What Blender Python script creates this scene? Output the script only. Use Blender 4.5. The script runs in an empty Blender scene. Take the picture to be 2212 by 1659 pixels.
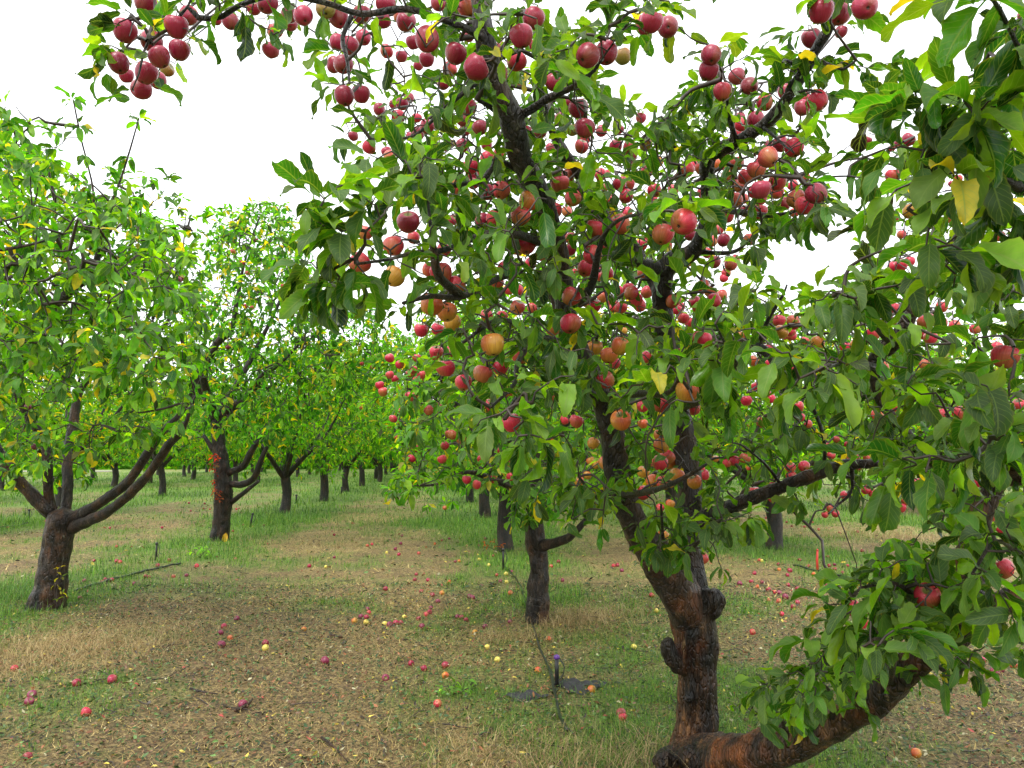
import bpy, math
import numpy as np
from mathutils import Vector, Euler, noise as mnoise
SC = bpy.context.scene
COL = SC.collection
rng = np.random.default_rng(7)
PI = math.pi

# ------------------------------------------------------------------ camera, sky, sun, exposure
F = 1690.0; CX, CY = 1106.0, 829.5          # photo measured at 2212 x 1659
CAMH = 1.6
PITCH = math.atan(155.5/F); YAW = math.atan(172*math.cos(math.atan(155.5/F))/F)
C = np.array([0, 0, CAMH])
Fv = np.array([math.sin(YAW)*math.cos(PITCH), math.cos(YAW)*math.cos(PITCH), math.sin(PITCH)])
Rv = np.array([math.cos(YAW), -math.sin(YAW), 0.0])
Uv = np.cross(Rv, Fv)
cam = bpy.data.cameras.new('camera'); co = bpy.data.objects.new('camera', cam); COL.objects.link(co)
cam.sensor_fit = 'HORIZONTAL'; cam.sensor_width = 36; cam.lens = 36*F/2212
cam.clip_start = 0.05; cam.clip_end = 3000
co.location = C; co.rotation_euler = (PI/2+PITCH, 0, -YAW)
SC.camera = co

SUN_EL, SUN_AZ = 58, 215                   # soft light, high and a little behind the left shoulder
w = bpy.data.worlds.new("World"); SC.world = w; w.use_nodes = True
wn = w.node_tree.nodes; wl = w.node_tree.links
bg = wn['Background']
sky = wn.new('ShaderNodeTexSky'); sky.sky_type = 'NISHITA'; sky.sun_disc = False
sky.sun_elevation = math.radians(SUN_EL); sky.sun_rotation = math.radians(SUN_AZ)
sky.dust_density = 4; sky.ozone_density = 0.5
cl = wn.new('ShaderNodeMixRGB'); cl.inputs['Fac'].default_value = 0.9
cl.inputs['Color2'].default_value = (10.2, 10.5, 10.7, 1)          # the closed cloud layer over the blue sky
wl.new(sky.outputs[0], cl.inputs['Color1']); wl.new(cl.outputs[0], bg.inputs['Color'])
bg.inputs['Strength'].default_value = 0.125
sl = bpy.data.lights.new('sun', 'SUN'); so = bpy.data.objects.new('sun', sl); COL.objects.link(so)
sl.energy = 1.5; sl.angle = math.radians(20); sl.color = (1, .97, .92)
a_, e_ = math.radians(SUN_AZ), math.radians(SUN_EL)
sd = Vector((math.sin(a_)*math.cos(e_), math.cos(a_)*math.cos(e_), math.sin(e_)))
so.rotation_euler = sd.to_track_quat('Z', 'Y').to_euler(); so.location = (0, 0, 12)
SC.view_settings.view_transform = 'Standard'; SC.view_settings.look = 'None'
SC.view_settings.exposure = 0.88; SC.view_settings.gamma = 1
SC.render.engine = 'CYCLES'
SC.cycles.max_bounces = 8; SC.cycles.diffuse_bounces = 4; SC.cycles.transmission_bounces = 4
SC.cycles.glossy_bounces = 2; SC.cycles.transparent_max_bounces = 4
SC.cycles.use_denoising = True
SC.cycles.sample_clamp_indirect = 4

# ------------------------------------------------------------------ helpers
def at(x, y, d): return C + d*(Fv + Rv*(x-CX)/F + Uv*(CY-y)/F)
def gnd(x, y):
    v = Fv + Rv*(x-CX)/F + Uv*(CY-y)/F
    return C + v*(-CAMH/v[2])
def proj(P):
    q = np.asarray(P)-C
    d = q@Fv
    dd = np.where(np.abs(d) < 1e-6, 1e-6, d)
    return CX+F*(q@Rv)/dd, CY-F*(q@Uv)/dd, d
def inpoly(x, y, poly):
    x = np.asarray(x, float); y = np.asarray(y, float); r = np.zeros(x.shape, bool); n = len(poly)
    for i in range(n):
        x1, y1 = poly[i]; x2, y2 = poly[(i+1) % n]
        if y1 == y2: continue
        r ^= ((y1 > y) != (y2 > y)) & (x < (x2-x1)*(y-y1)/(y2-y1)+x1)
    return r
def norm(v): return v/np.maximum(np.linalg.norm(v, axis=-1, keepdims=True), 1e-9)
def tag(o, label=None, cat=None, group=None, kind=None):
    if label: o['label'] = label
    if cat: o['category'] = cat
    if group: o['group'] = group
    if kind: o['kind'] = kind
    return o
def empty(name, loc):
    o = bpy.data.objects.new(name, None); o.location = loc; o.empty_display_size = .2; COL.objects.link(o); return o

class MB:
    """collects vertices, quads, uv, colour; builds one mesh"""
    def __init__(s): s.v = []; s.q = []; s.uv = []; s.c = []; s.n = 0
    def add(s, v, q, uv=None, c=None):
        v = np.asarray(v, float).reshape(-1, 3); q = np.asarray(q).reshape(-1, 4)
        s.v.append(v); s.q.append(q+s.n)
        s.uv.append(np.zeros((len(v), 2)) if uv is None else np.asarray(uv, float).reshape(-1, 2))
        cc = np.ones((len(v), 4))
        if c is not None: cc[:, :3] = c
        s.c.append(cc); s.n += len(v)
    def mesh(s, name, mat, origin=(0, 0, 0), smooth=True):
        m = bpy.data.meshes.new(name)
        if not s.v: return m
        v = np.concatenate(s.v)-np.asarray(origin); q = np.concatenate(s.q).astype(np.int32)
        m.vertices.add(len(v)); m.vertices.foreach_set('co', v.astype(np.float32).ravel())
        m.loops.add(q.size); m.loops.foreach_set('vertex_index', q.ravel())
        m.polygons.add(len(q)); m.polygons.foreach_set('loop_start', np.arange(0, q.size, 4, dtype=np.int32))
        m.polygons.foreach_set('use_smooth', np.full(len(q), smooth))
        uvl = m.uv_layers.new(name='UV'); uv = np.concatenate(s.uv)[q.ravel()]
        uvl.data.foreach_set('uv', uv.astype(np.float32).ravel())
        ca = m.color_attributes.new('Col', 'FLOAT_COLOR', 'POINT')
        ca.data.foreach_set('color', np.concatenate(s.c).astype(np.float32).ravel())
        m.materials.append(mat); m.validate(); m.update()
        return m
    def obj(s, name, mat, parent=None, origin=None, smooth=True):
        if origin is None: origin = (0, 0, 0)
        po = np.array(parent.location) if parent is not None else np.zeros(3)
        if parent is not None and parent.parent is not None: po = po+np.array(parent.parent.location)
        org = po if (parent is not None and tuple(origin) == (0, 0, 0)) else np.asarray(origin, float)
        o = bpy.data.objects.new(name, s.mesh(name, mat, org, smooth)); COL.objects.link(o)
        if parent is not None: o.parent = parent
        o.location = org-po
        return o

def catmull(P, step):
    P = np.asarray(P, float)
    if len(P) < 3:
        n = max(2, int(np.linalg.norm(P[-1, :3]-P[0, :3])/step)+1); t = np.linspace(0, 1, n)[:, None]
        return P[0]*(1-t)+P[-1]*t
    Q = np.vstack([2*P[0]-P[1], P, 2*P[-1]-P[-2]]); out = []
    for i in range(1, len(Q)-2):
        p0, p1, p2, p3 = Q[i-1:i+3]
        n = max(1, int(np.linalg.norm(p2[:3]-p1[:3])/step))
        t = (np.arange(n)/n)[:, None]
        out.append(.5*((2*p1)+(-p0+p2)*t+(2*p0-5*p1+4*p2-p3)*t*t+(-p0+3*p1-3*p2+p3)*t**3))
    out.append(P[-1:]); R_ = np.vstack(out)
    R_[:, 3] = np.clip(R_[:, 3], P[:, 3].min(), P[:, 3].max())
    return R_

def tube(mb, path, sides=8, rough=0., col=(1, 1, 1), seed=0, cap=True):
    """path (n,4): x y z r. rough: bumpy bark"""
    P = path[:, :3]; r = path[:, 3]; n = len(P)
    T = norm(np.gradient(P, axis=0))
    ref = np.array([.3, .2, .93]) if abs(T[0, 2]) < .9 else np.array([1., .1, 0])
    N = np.empty_like(P); a = norm(ref-T[0]*(ref@T[0])); N[0] = a
    for i in range(1, n):
        a = a-T[i]*(a@T[i]); a = a/max(np.linalg.norm(a), 1e-9); N[i] = a
    B = np.cross(T, N)
    th = np.arange(sides)/sides*2*PI
    rr = np.repeat(r[:, None], sides, 1)
    if rough:
        L = np.concatenate([[0], np.cumsum(np.linalg.norm(np.diff(P, axis=0), axis=1))])[:, None]
        k = seed*1.7
        rr = rr*(1+rough*(np.sin(th*2+L*9+k)*.45+np.sin(th*3-L*17+2*k)*.35+np.sin(L*31+k+np.sin(th+k)*2)*.35
                 + .5*np.sin(th*5+L*4+k)*np.sin(L*23+k)))
    V = P[:, None]+rr[..., None]*(np.cos(th)[None, :, None]*N[:, None]+np.sin(th)[None, :, None]*B[:, None])
    i = np.arange(n-1)[:, None]; j = np.arange(sides)[None]; j2 = (j+1) % sides
    q = np.stack([i*sides+j, i*sides+j2, (i+1)*sides+j2, (i+1)*sides+j], -1).reshape(-1, 4)
    Ls = np.concatenate([[0], np.cumsum(np.linalg.norm(np.diff(P, axis=0), axis=1))])
    uv = np.stack(np.broadcast_arrays(j/sides*4, Ls[:, None]*6), -1)
    V = V.reshape(-1, 3)
    if cap:
        V = np.vstack([V, P[-1]+T[-1]*r[-1]*.5, P[0]-T[0]*r[0]*.3]); e = n*sides
        j = np.arange(sides)
        q = np.vstack([q, np.stack([(n-1)*sides+j[::2], (n-1)*sides+(j[::2]+1) % sides, (n-1)*sides+(j[::2]+2) % sides, np.full(len(j[::2]), e)], 1),
                       np.stack([(j[::2]+2) % sides, (j[::2]+1) % sides, j[::2], np.full(len(j[::2]), e+1)], 1)])
        uv = np.vstack([uv.reshape(-1, 2), [[0, 0], [0, 0]]])
    mb.add(V, q, uv, col)

def leaves(mb, base, dirn, nrm, L, W, curl, fold, col, nu=4, nv=2, serr=0., petiole=.16, twist=None):
    """a batch of N curved, folded leaves with a petiole"""
    N = len(base)
    if N == 0: return
    u = np.concatenate([[0], petiole+(1-petiole)*np.linspace(0, 1, nu+1)]) if petiole else np.linspace(0, 1, nu+1)
    t = np.clip((u-petiole)/(1-petiole), 0, 1)
    wv = (t**.55)*(np.clip(1-t, 0, 1)**.62)*1.53
    wv = np.where(u <= petiole+1e-6, .045, np.maximum(wv, .012))
    if serr: wv = wv*(1+serr*np.where(np.arange(len(u)) % 2 == 0, 1, -1)*(t > 0)*(t < 1))
    v = np.linspace(-1, 1, nv+1)
    D = norm(dirn); Z = norm(nrm-D*(nrm*D).sum(1, keepdims=True)); S = np.cross(D, Z)
    if twist is None: twist = rng.normal(0, .35, N)
    # centre line
    ang = curl[:, None]*(u[None]**1.3)
    du = np.diff(u, prepend=0)
    cxx = np.cumsum(np.cos(ang)*du, 1); czz = -np.cumsum(np.sin(ang)*du, 1)
    tw = twist[:, None]*u[None]
    half = (W/2)[:, None]*wv[None]
    ruf = 1+0*half
    ph = rng.uniform(0, 6.28, N)[:, None]
    x = (L[:, None]*cxx)[..., None]+0*v
    ycr = half[..., None]*v*np.cos(fold[:, None, None]*np.abs(v))
    zcr = half[..., None]*np.abs(v)*np.sin(fold)[:, None, None]
    zcr = zcr+(.10*W)[:, None, None]*np.sin(u[None, :, None]*11+ph[..., None]+v*1.6)*np.abs(v)*(t[None, :, None] > 0)
    z = (L[:, None]*czz)[..., None]+zcr*np.cos(ang)[..., None]
    x = x+zcr*np.sin(ang)[..., None]
    y2 = ycr*np.cos(tw)[..., None]; z = z+ycr*np.sin(tw)[..., None]
    V = base[:, None, None]+x[..., None]*D[:, None, None]+y2[..., None]*S[:, None, None]+z[..., None]*Z[:, None, None]
    nuu, nvv = len(u), nv+1; M = nuu*nvv
    i = np.arange(nuu-1)[:, None]; j = np.arange(nv)[None]
    q0 = np.stack([i*nvv+j, (i+1)*nvv+j, (i+1)*nvv+j+1, i*nvv+j+1], -1).reshape(-1, 4)
    q = (q0[None]+(np.arange(N)*M)[:, None, None]).reshape(-1, 4)
    uv = np.broadcast_to(np.stack(np.broadcast_arrays(t[:, None], (v*.5+.5)[None]), -1)[None], (N, nuu, nvv, 2))
    c = np.broadcast_to(col[:, None, :], (N, M, 3)).reshape(-1, 3)
    mb.add(V, q, uv, c)

# ------------------------------------------------------------------ materials
def mat(name):
    m = bpy.data.materials.new(name); m.use_nodes = True
    nt = m.node_tree; nt.nodes.clear(); return m, nt, nt.nodes, nt.links
def N(n, t, **k):
    o = n.new(t)
    for a, b in k.items():
        if a.startswith('i_'):
            key = a[2:]; key = int(key) if key.isdigit() else key.replace('_', ' ')
            o.inputs[key].default_value = b
        else: setattr(o, a, b)
    return o
def ramp(n, pts):
    r = n.new('ShaderNodeValToRGB'); e = r.color_ramp.elements
    while len(e) < len(pts): e.new(.5)
    for k, (p, c) in enumerate(pts):
        e[k].position = p; e[k].color = (*c, 1) if len(c) == 3 else c
    return r
def attr_col(n): return N(n, 'ShaderNodeAttribute', attribute_name='Col')

def leaf_mat(name, rough=.38, trans=.42, veins=True, spec=.5, back=1.0):
    m, nt, n, l = mat(name)
    a = attr_col(n); uv = n.new('ShaderNodeUVMap'); tc = n.new('ShaderNodeTexCoord')
    out = n.new('ShaderNodeOutputMaterial')
    p = N(n, 'ShaderNodeBsdfPrincipled', i_Roughness=rough); p.inputs['Specular IOR Level'].default_value = spec
    # blotchy tone within a leaf
    nz = N(n, 'ShaderNodeTexNoise', i_Scale=26., i_Detail=3.)
    l.new(tc.outputs['Object'], nz.inputs['Vector'])
    rm = ramp(n, [(.3, (.70, .78, .6)), (.7, (1.2, 1.22, 1.1))]); l.new(nz.outputs[0], rm.inputs[0])
    mu = N(n, 'ShaderNodeMixRGB', blend_type='MULTIPLY', i_Fac=1.); l.new(a.outputs['Color'], mu.inputs[1]); l.new(rm.outputs[0], mu.inputs[2])
    col = mu.outputs[0]
    bump_h = nz.outputs[0]
    if veins:
        sep = n.new('ShaderNodeSeparateXYZ'); l.new(uv.outputs[0], sep.inputs[0])
        ab = N(n, 'ShaderNodeMath', operation='SUBTRACT', i_1=.5); l.new(sep.outputs[1], ab.inputs[0])
        ab2 = N(n, 'ShaderNodeMath', operation='ABSOLUTE'); l.new(ab.outputs[0], ab2.inputs[0])
        # side veins: sin((u - |v|*.5)*k)
        m1 = N(n, 'ShaderNodeMath', operation='MULTIPLY', i_1=-.55); l.new(ab2.outputs[0], m1.inputs[0])
        m2 = N(n, 'ShaderNodeMath', operation='ADD'); l.new(m1.outputs[0], m2.inputs[0]); l.new(sep.outputs[0], m2.inputs[1])
        m3 = N(n, 'ShaderNodeMath', operation='MULTIPLY', i_1=50.); l.new(m2.outputs[0], m3.inputs[0])
        m4 = N(n, 'ShaderNodeMath', operation='SINE'); l.new(m3.outputs[0], m4.inputs[0])
        r1 = ramp(n, [(.82, (0, 0, 0)), (1., (.55, .55, .55))]); l.new(m4.outputs[0], r1.inputs[0])
        r2 = ramp(n, [(.012, (1, 1, 1)), (.045, (0, 0, 0))]); l.new(ab2.outputs[0], r2.inputs[0])
        mx = N(n, 'ShaderNodeMixRGB', blend_type='LIGHTEN', i_Fac=1.); l.new(r1.outputs[0], mx.inputs[1]); l.new(r2.outputs[0], mx.inputs[2])
        vc = N(n, 'ShaderNodeMixRGB', i_Color2=(.20, .30, .07, 1)); l.new(col, vc.inputs[1])
        mm = N(n, 'ShaderNodeMath', operation='MULTIPLY', i_1=.5); l.new(mx.outputs[0], mm.inputs[0]); l.new(mm.outputs[0], vc.inputs[0])
        col = vc.outputs[0]
        inv = N(n, 'ShaderNodeMath', operation='MULTIPLY_ADD', i_1=-.8); l.new(mx.outputs[0], inv.inputs[0]); l.new(nz.outputs[0], inv.inputs[2])
        bump_h = inv.outputs[0]
    if veins:
        nb = N(n, 'ShaderNodeTexNoise', i_Scale=38., i_Detail=4., i_Roughness=.7); l.new(tc.outputs['Object'], nb.inputs['Vector'])
        rb = ramp(n, [(.68, (0, 0, 0)), (.73, (1, 1, 1))]); l.new(nb.outputs[0], rb.inputs[0])
        fb_ = N(n, 'ShaderNodeMath', operation='MULTIPLY', i_1=.7); l.new(rb.outputs[0], fb_.inputs[0])
        mb_ = N(n, 'ShaderNodeMixRGB', i_Color2=(.13, .07, .018, 1)); l.new(col, mb_.inputs[1]); l.new(fb_.outputs[0], mb_.inputs[0]); col = mb_.outputs[0]
        re_ = ramp(n, [(.40, (0, 0, 0)), (.5, (.22, .22, .22))]); l.new(ab2.outputs[0], re_.inputs[0])
        me_ = N(n, 'ShaderNodeMixRGB', i_Color2=(.26, .24, .03, 1)); l.new(col, me_.inputs[1]); l.new(re_.outputs[0], me_.inputs[0]); col = me_.outputs[0]
    # paler matt underside
    geo = n.new('ShaderNodeNewGeometry')
    und = N(n, 'ShaderNodeMixRGB', i_Fac=.38*back, i_Color2=(.15, .22, .06, 1)); l.new(col, und.inputs[1])
    sw = n.new('ShaderNodeMixRGB'); l.new(geo.outputs['Backfacing'], sw.inputs[0]); l.new(col, sw.inputs[1]); l.new(und.outputs[0], sw.inputs[2])
    l.new(sw.outputs[0], p.inputs['Base Color'])
    rr = N(n, 'ShaderNodeMath', operation='MULTIPLY_ADD', i_1=.3, i_2=rough); l.new(geo.outputs['Backfacing'], rr.inputs[0]); l.new(rr.outputs[0], p.inputs['Roughness'])
    if veins:
        vo = N(n, 'ShaderNodeTexVoronoi', i_Scale=260.); l.new(tc.outputs['Object'], vo.inputs['Vector'])
        rv = ramp(n, [(.0, (1, 1, 1)), (.28, (0, 0, 0))]); l.new(vo.outputs['Distance'], rv.inputs[0])
        hs = N(n, 'ShaderNodeMath', operation='MULTIPLY_ADD', i_1=.45); l.new(rv.outputs[0], hs.inputs[0]); l.new(bump_h, hs.inputs[2])
        b = N(n, 'ShaderNodeBump', i_Strength=.4, i_Distance=.0014); l.new(hs.outputs[0], b.inputs['Height']); l.new(b.outputs[0], p.inputs['Normal'])
    tr = n.new('ShaderNodeBsdfTranslucent')
    tcx = N(n, 'ShaderNodeMixRGB', blend_type='MULTIPLY', i_Fac=1., i_Color2=(2.9, 2.35, .7, 1)); l.new(col, tcx.inputs[1]); l.new(tcx.outputs[0], tr.inputs[0])
    ms = N(n, 'ShaderNodeMixShader', i_Fac=trans); l.new(p.outputs[0], ms.inputs[1]); l.new(tr.outputs[0], ms.inputs[2])
    l.new(ms.outputs[0], out.inputs[0]); return m

def bark_mat(name, dark, mid, pale, rust, wet=.34, sc=1., stretch=(1, 1, .28)):
    m, nt, n, l = mat(name)
    tc = n.new('ShaderNodeTexCoord'); mp = N(n, 'ShaderNodeMapping'); mp.inputs['Scale'].default_value = stretch
    l.new(tc.outputs['Object'], mp.inputs[0])
    n1 = N(n, 'ShaderNodeTexNoise', i_Scale=42.*sc, i_Detail=7., i_Roughness=.68); l.new(mp.outputs[0], n1.inputs['Vector'])
    n2 = N(n, 'ShaderNodeTexNoise', i_Scale=5.5, i_Detail=4.); l.new(tc.outputs['Object'], n2.inputs['Vector'])
    n3 = N(n, 'ShaderNodeTexNoise', i_Scale=9., i_Detail=5.); l.new(mp.outputs[0], n3.inputs['Vector'])
    vo = N(n, 'ShaderNodeTexVoronoi', i_Scale=55.*sc, feature='DISTANCE_TO_EDGE'); l.new(mp.outputs[0], vo.inputs['Vector'])
    nc = N(n, 'ShaderNodeTexNoise', i_Scale=13.*sc, i_Detail=5., i_Roughness=.65); l.new(mp.outputs[0], nc.inputs['Vector'])
    r1 = ramp(n, [(.3, dark), (.52, mid), (.78, pale)]); l.new(n1.outputs[0], r1.inputs[0])
    rf = ramp(n, [(.46, (0, 0, 0)), (.6, (1, 1, 1))]); l.new(n2.outputs[0], rf.inputs[0])
    mx = N(n, 'ShaderNodeMixRGB', i_Color2=(*rust, 1)); l.new(r1.outputs[0], mx.inputs[1])
    fm = N(n, 'ShaderNodeMath', operation='MULTIPLY', i_1=.75); l.new(rf.outputs[0], fm.inputs[0]); l.new(fm.outputs[0], mx.inputs[0])
    rd = ramp(n, [(.36, (.25, .25, .25)), (.55, (1, 1, 1))]); l.new(n3.outputs[0], rd.inputs[0])
    mu = N(n, 'ShaderNodeMixRGB', blend_type='MULTIPLY', i_Fac=.85); l.new(mx.outputs[0], mu.inputs[1]); l.new(rd.outputs[0], mu.inputs[2])
    rc = ramp(n, [(.40, (.22, .22, .22)), (.55, (1, 1, 1)), (.68, (1.9, 1.8, 1.6))]); l.new(nc.outputs[0], rc.inputs[0])
    m5 = N(n, 'ShaderNodeMixRGB', blend_type='MULTIPLY', i_Fac=1.); l.new(mu.outputs[0], m5.inputs[1]); l.new(rc.outputs[0], m5.inputs[2]); mu = m5
    # grey lichen flecks
    rl = ramp(n, [(.63, (0, 0, 0)), (.69, (1, 1, 1))])
    n4 = N(n, 'ShaderNodeTexNoise', i_Scale=19., i_Detail=6., i_Roughness=.7); l.new(mp.outputs[0], n4.inputs['Vector']); l.new(n4.outputs[0], rl.inputs[0])
    ml = N(n, 'ShaderNodeMixRGB', i_Color2=(.26, .25, .20, 1)); l.new(mu.outputs[0], ml.inputs[1])
    fl = N(n, 'ShaderNodeMath', operation='MULTIPLY', i_1=.6); l.new(rl.outputs[0], fl.inputs[0]); l.new(fl.outputs[0], ml.inputs[0])
    p = N(n, 'ShaderNodeBsdfPrincipled', i_Roughness=wet)
    a = attr_col(n); mc = N(n, 'ShaderNodeMixRGB', blend_type='MULTIPLY', i_Fac=1.); l.new(ml.outputs[0], mc.inputs[1]); l.new(a.outputs['Color'], mc.inputs[2])
    l.new(mc.outputs[0], p.inputs['Base Color'])
    re = ramp(n, [(0, (0, 0, 0)), (.12, (1, 1, 1))]); l.new(vo.outputs[0], re.inputs[0])
    hh = N(n, 'ShaderNodeMath', operation='MULTIPLY_ADD', i_1=.35); l.new(re.outputs[0], hh.inputs[0]); l.new(n1.outputs[0], hh.inputs[2])
    b = N(n, 'ShaderNodeBump', i_Strength=1., i_Distance=.022); l.new(hh.outputs[0], b.inputs['Height']); l.new(b.outputs[0], p.inputs['Normal'])
    out = n.new('ShaderNodeOutputMaterial'); l.new(p.outputs[0], out.inputs[0]); return m

def simple(name, col, rough=.5, vary=.0, sc=30., use_attr=False, trans=0., spec=.5):
    m, nt, n, l = mat(name); out = n.new('ShaderNodeOutputMaterial')
    p = N(n, 'ShaderNodeBsdfPrincipled', i_Roughness=rough); p.inputs['Specular IOR Level'].default_value = spec
    tc = n.new('ShaderNodeTexCoord'); nz = N(n, 'ShaderNodeTexNoise', i_Scale=sc, i_Detail=4.); l.new(tc.outputs['Object'], nz.inputs[0])
    r = ramp(n, [(.3, (1-vary,)*3), (.7, (1+vary,)*3)]); l.new(nz.outputs[0], r.inputs[0])
    mu = N(n, 'ShaderNodeMixRGB', blend_type='MULTIPLY', i_Fac=1., i_Color1=(*col, 1)); l.new(r.outputs[0], mu.inputs[2])
    if use_attr: l.new(attr_col(n).outputs['Color'], mu.inputs[1])
    l.new(mu.outputs[0], p.inputs['Base Color'])
    if trans:
        tr = n.new('ShaderNodeBsdfTranslucent'); l.new(mu.outputs[0], tr.inputs[0])
        ms = N(n, 'ShaderNodeMixShader', i_Fac=trans); l.new(p.outputs[0], ms.inputs[1]); l.new(tr.outputs[0], ms.inputs[2]); l.new(ms.outputs[0], out.inputs[0])
    else: l.new(p.outputs[0], out.inputs[0])
    return m

def apple_mat():
    m, nt, n, l = mat('apple_skin'); out = n.new('ShaderNodeOutputMaterial')
    p = N(n, 'ShaderNodeBsdfPrincipled', i_Roughness=.27); p.inputs['Specular IOR Level'].default_value = .45
    p.inputs['Subsurface Weight'].default_value = .08; p.inputs['Subsurface Radius'].default_value = (.02, .008, .004); p.inputs['Subsurface Scale'].default_value = .5
    a = attr_col(n); uv = n.new('ShaderNodeUVMap'); tc = n.new('ShaderNodeTexCoord')
    mp = N(n, 'ShaderNodeMapping'); mp.inputs['Scale'].default_value = (60, 2.0, 1); l.new(uv.outputs[0], mp.inputs[0])
    st = N(n, 'ShaderNodeTexNoise', i_Scale=1., i_Detail=3.); l.new(mp.outputs[0], st.inputs[0])
    rs = ramp(n, [(.36, (.62, .5, .55)), (.64, (1.3, 1.5, 1.3))]); l.new(st.outputs[0], rs.inputs[0])
    mu = N(n, 'ShaderNodeMixRGB', blend_type='MULTIPLY', i_Fac=.38); l.new(a.outputs['Color'], mu.inputs[1]); l.new(rs.outputs[0], mu.inputs[2])
    vo = N(n, 'ShaderNodeTexVoronoi', i_Scale=210.); l.new(tc.outputs['Object'], vo.inputs[0])
    rv = ramp(n, [(.07, (1, 1, 1)), (.14, (0, 0, 0))]); l.new(vo.outputs[0], rv.inputs[0])
    mv = N(n, 'ShaderNodeMixRGB', i_Color2=(.62, .45, .26, 1)); l.new(mu.outputs[0], mv.inputs[1])
    f = N(n, 'ShaderNodeMath', operation='MULTIPLY', i_1=.45); l.new(rv.outputs[0], f.inputs[0]); l.new(f.outputs[0], mv.inputs[0])
    l.new(mv.outputs[0], p.inputs['Base Color'])
    v2 = N(n, 'ShaderNodeTexVoronoi', i_Scale=150.); l.new(tc.outputs['Object'], v2.inputs[0])
    r2 = ramp(n, [(.0, (1, 1, 1)), (.3, (0, 0, 0))]); l.new(v2.outputs[0], r2.inputs[0])
    b = N(n, 'ShaderNodeBump', i_Strength=.5, i_Distance=.0016); l.new(r2.outputs[0], b.inputs['Height']); l.new(b.outputs[0], p.inputs['Normal'])
    l.new(p.outputs[0], out.inputs[0]); return m

M_leaf = leaf_mat('apple_leaf', .26, .47, spec=.42)
M_leaf_far = leaf_mat('far_apple_leaf', .5, .5, veins=False, spec=.22)
M_bark = bark_mat('wet_bark', (.004, .003, .003), (.034, .022, .014), (.17, .125, .085), (.085, .034, .013))
M_bark_dark = bark_mat('dark_bark', (.003, .0025, .002), (.018, .011, .008), (.085, .060, .042), (.055, .024, .012), stretch=(1, 1, .3))
M_twig = simple('twig_bark', (.035, .022, .016), .55, .4, 40)
M_apple = apple_mat()
M_stem = simple('apple_stem', (.10, .055, .02), .6, .2)

# ------------------------------------------------------------------ leaf colours and rosettes
def leafcols(n, pal, yellow=.0, jit=.30):
    pal = np.array(pal); c = pal[rng.integers(0, len(pal), n)]
    c = c*(1+rng.normal(0, jit, (n, 1)))*(1+rng.normal(0, .07, (n, 3)))
    if yellow:
        k = rng.random(n) < yellow; ky = k.sum()
        c[k] = np.array([.46, .38, .02])*(1+rng.normal(0, .2, (ky, 1)))*np.array([1, 1, 1])
    return np.clip(c, .008, .8)
PAL_MAIN = [(.045, .150, .007), (.026, .105, .008), (.080, .200, .007), (.009, .045, .007), (.014, .065, .008), (.130, .255, .009), (.028, .095, .007), (.020, .080, .010), (.10, .22, .007)]
PAL_LEFT = [(.045, .200, .006), (.075, .260, .008), (.014, .090, .007), (.026, .140, .008), (.120, .31, .008), (.17, .35, .010)]
PAL_FAR = [(.026, .12, .008), (.085, .27, .008), (.12, .32, .010), (.055, .21, .008), (.18, .35, .012)]

class LeafBag:
    def __init__(s): s.a = [[] for _ in range(8)]
    def add(s, *x):
        for k, v in zip(s.a, x): k.append(v)
    def get(s): return [np.concatenate(k) for k in s.a]
    def __len__(s): return sum(len(k) for k in s.a[0])

def rosette(bag, P, axis, n, L, pal, yellow=0, droop=.45, spread=(25, 85), wr=.56):
    """n leaves round a spur tip; they arch outward and hang"""
    axis = axis/max(np.linalg.norm(axis), 1e-9)
    ref = np.array([0, 0, 1.]) if abs(axis[2]) < .9 else np.array([1., 0, 0])
    X = np.cross(axis, ref); X /= np.linalg.norm(X); Y = np.cross(axis, X)
    az = np.arange(n)*2.399+rng.uniform(0, 6.28)+rng.normal(0, .25, n)
    el = np.radians(rng.uniform(spread[0], spread[1], n))
    d = np.cos(el)[:, None]*axis+np.sin(el)[:, None]*(np.cos(az)[:, None]*X+np.sin(az)[:, None]*Y)
    d = norm(d+np.array([0, 0, -1.])*droop*rng.uniform(.3, 1.5, (n, 1)))
    up = np.array([0, 0, 1.])+rng.normal(0, .35, (n, 3))+axis*.3
    Ls = L*rng.uniform(.55, 1.15, n)
    base = P+rng.normal(0, .006, (n, 3))-axis*rng.uniform(0, .03, (n, 1))
    bag.add(base, d, up, Ls, Ls*wr*rng.uniform(.8, 1.12, n), rng.uniform(.2, 1.5, n), rng.uniform(.1, .75, n), leafcols(n, pal, yellow))

def put_leaves(mb, bag, nu, nv, serr=0.):
    if len(bag) == 0: return
    b, d, u, L, W, cu, fo, c = bag.get()
    leaves(mb, b, d, u, L, W, cu, fo, c, nu, nv, serr)

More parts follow.
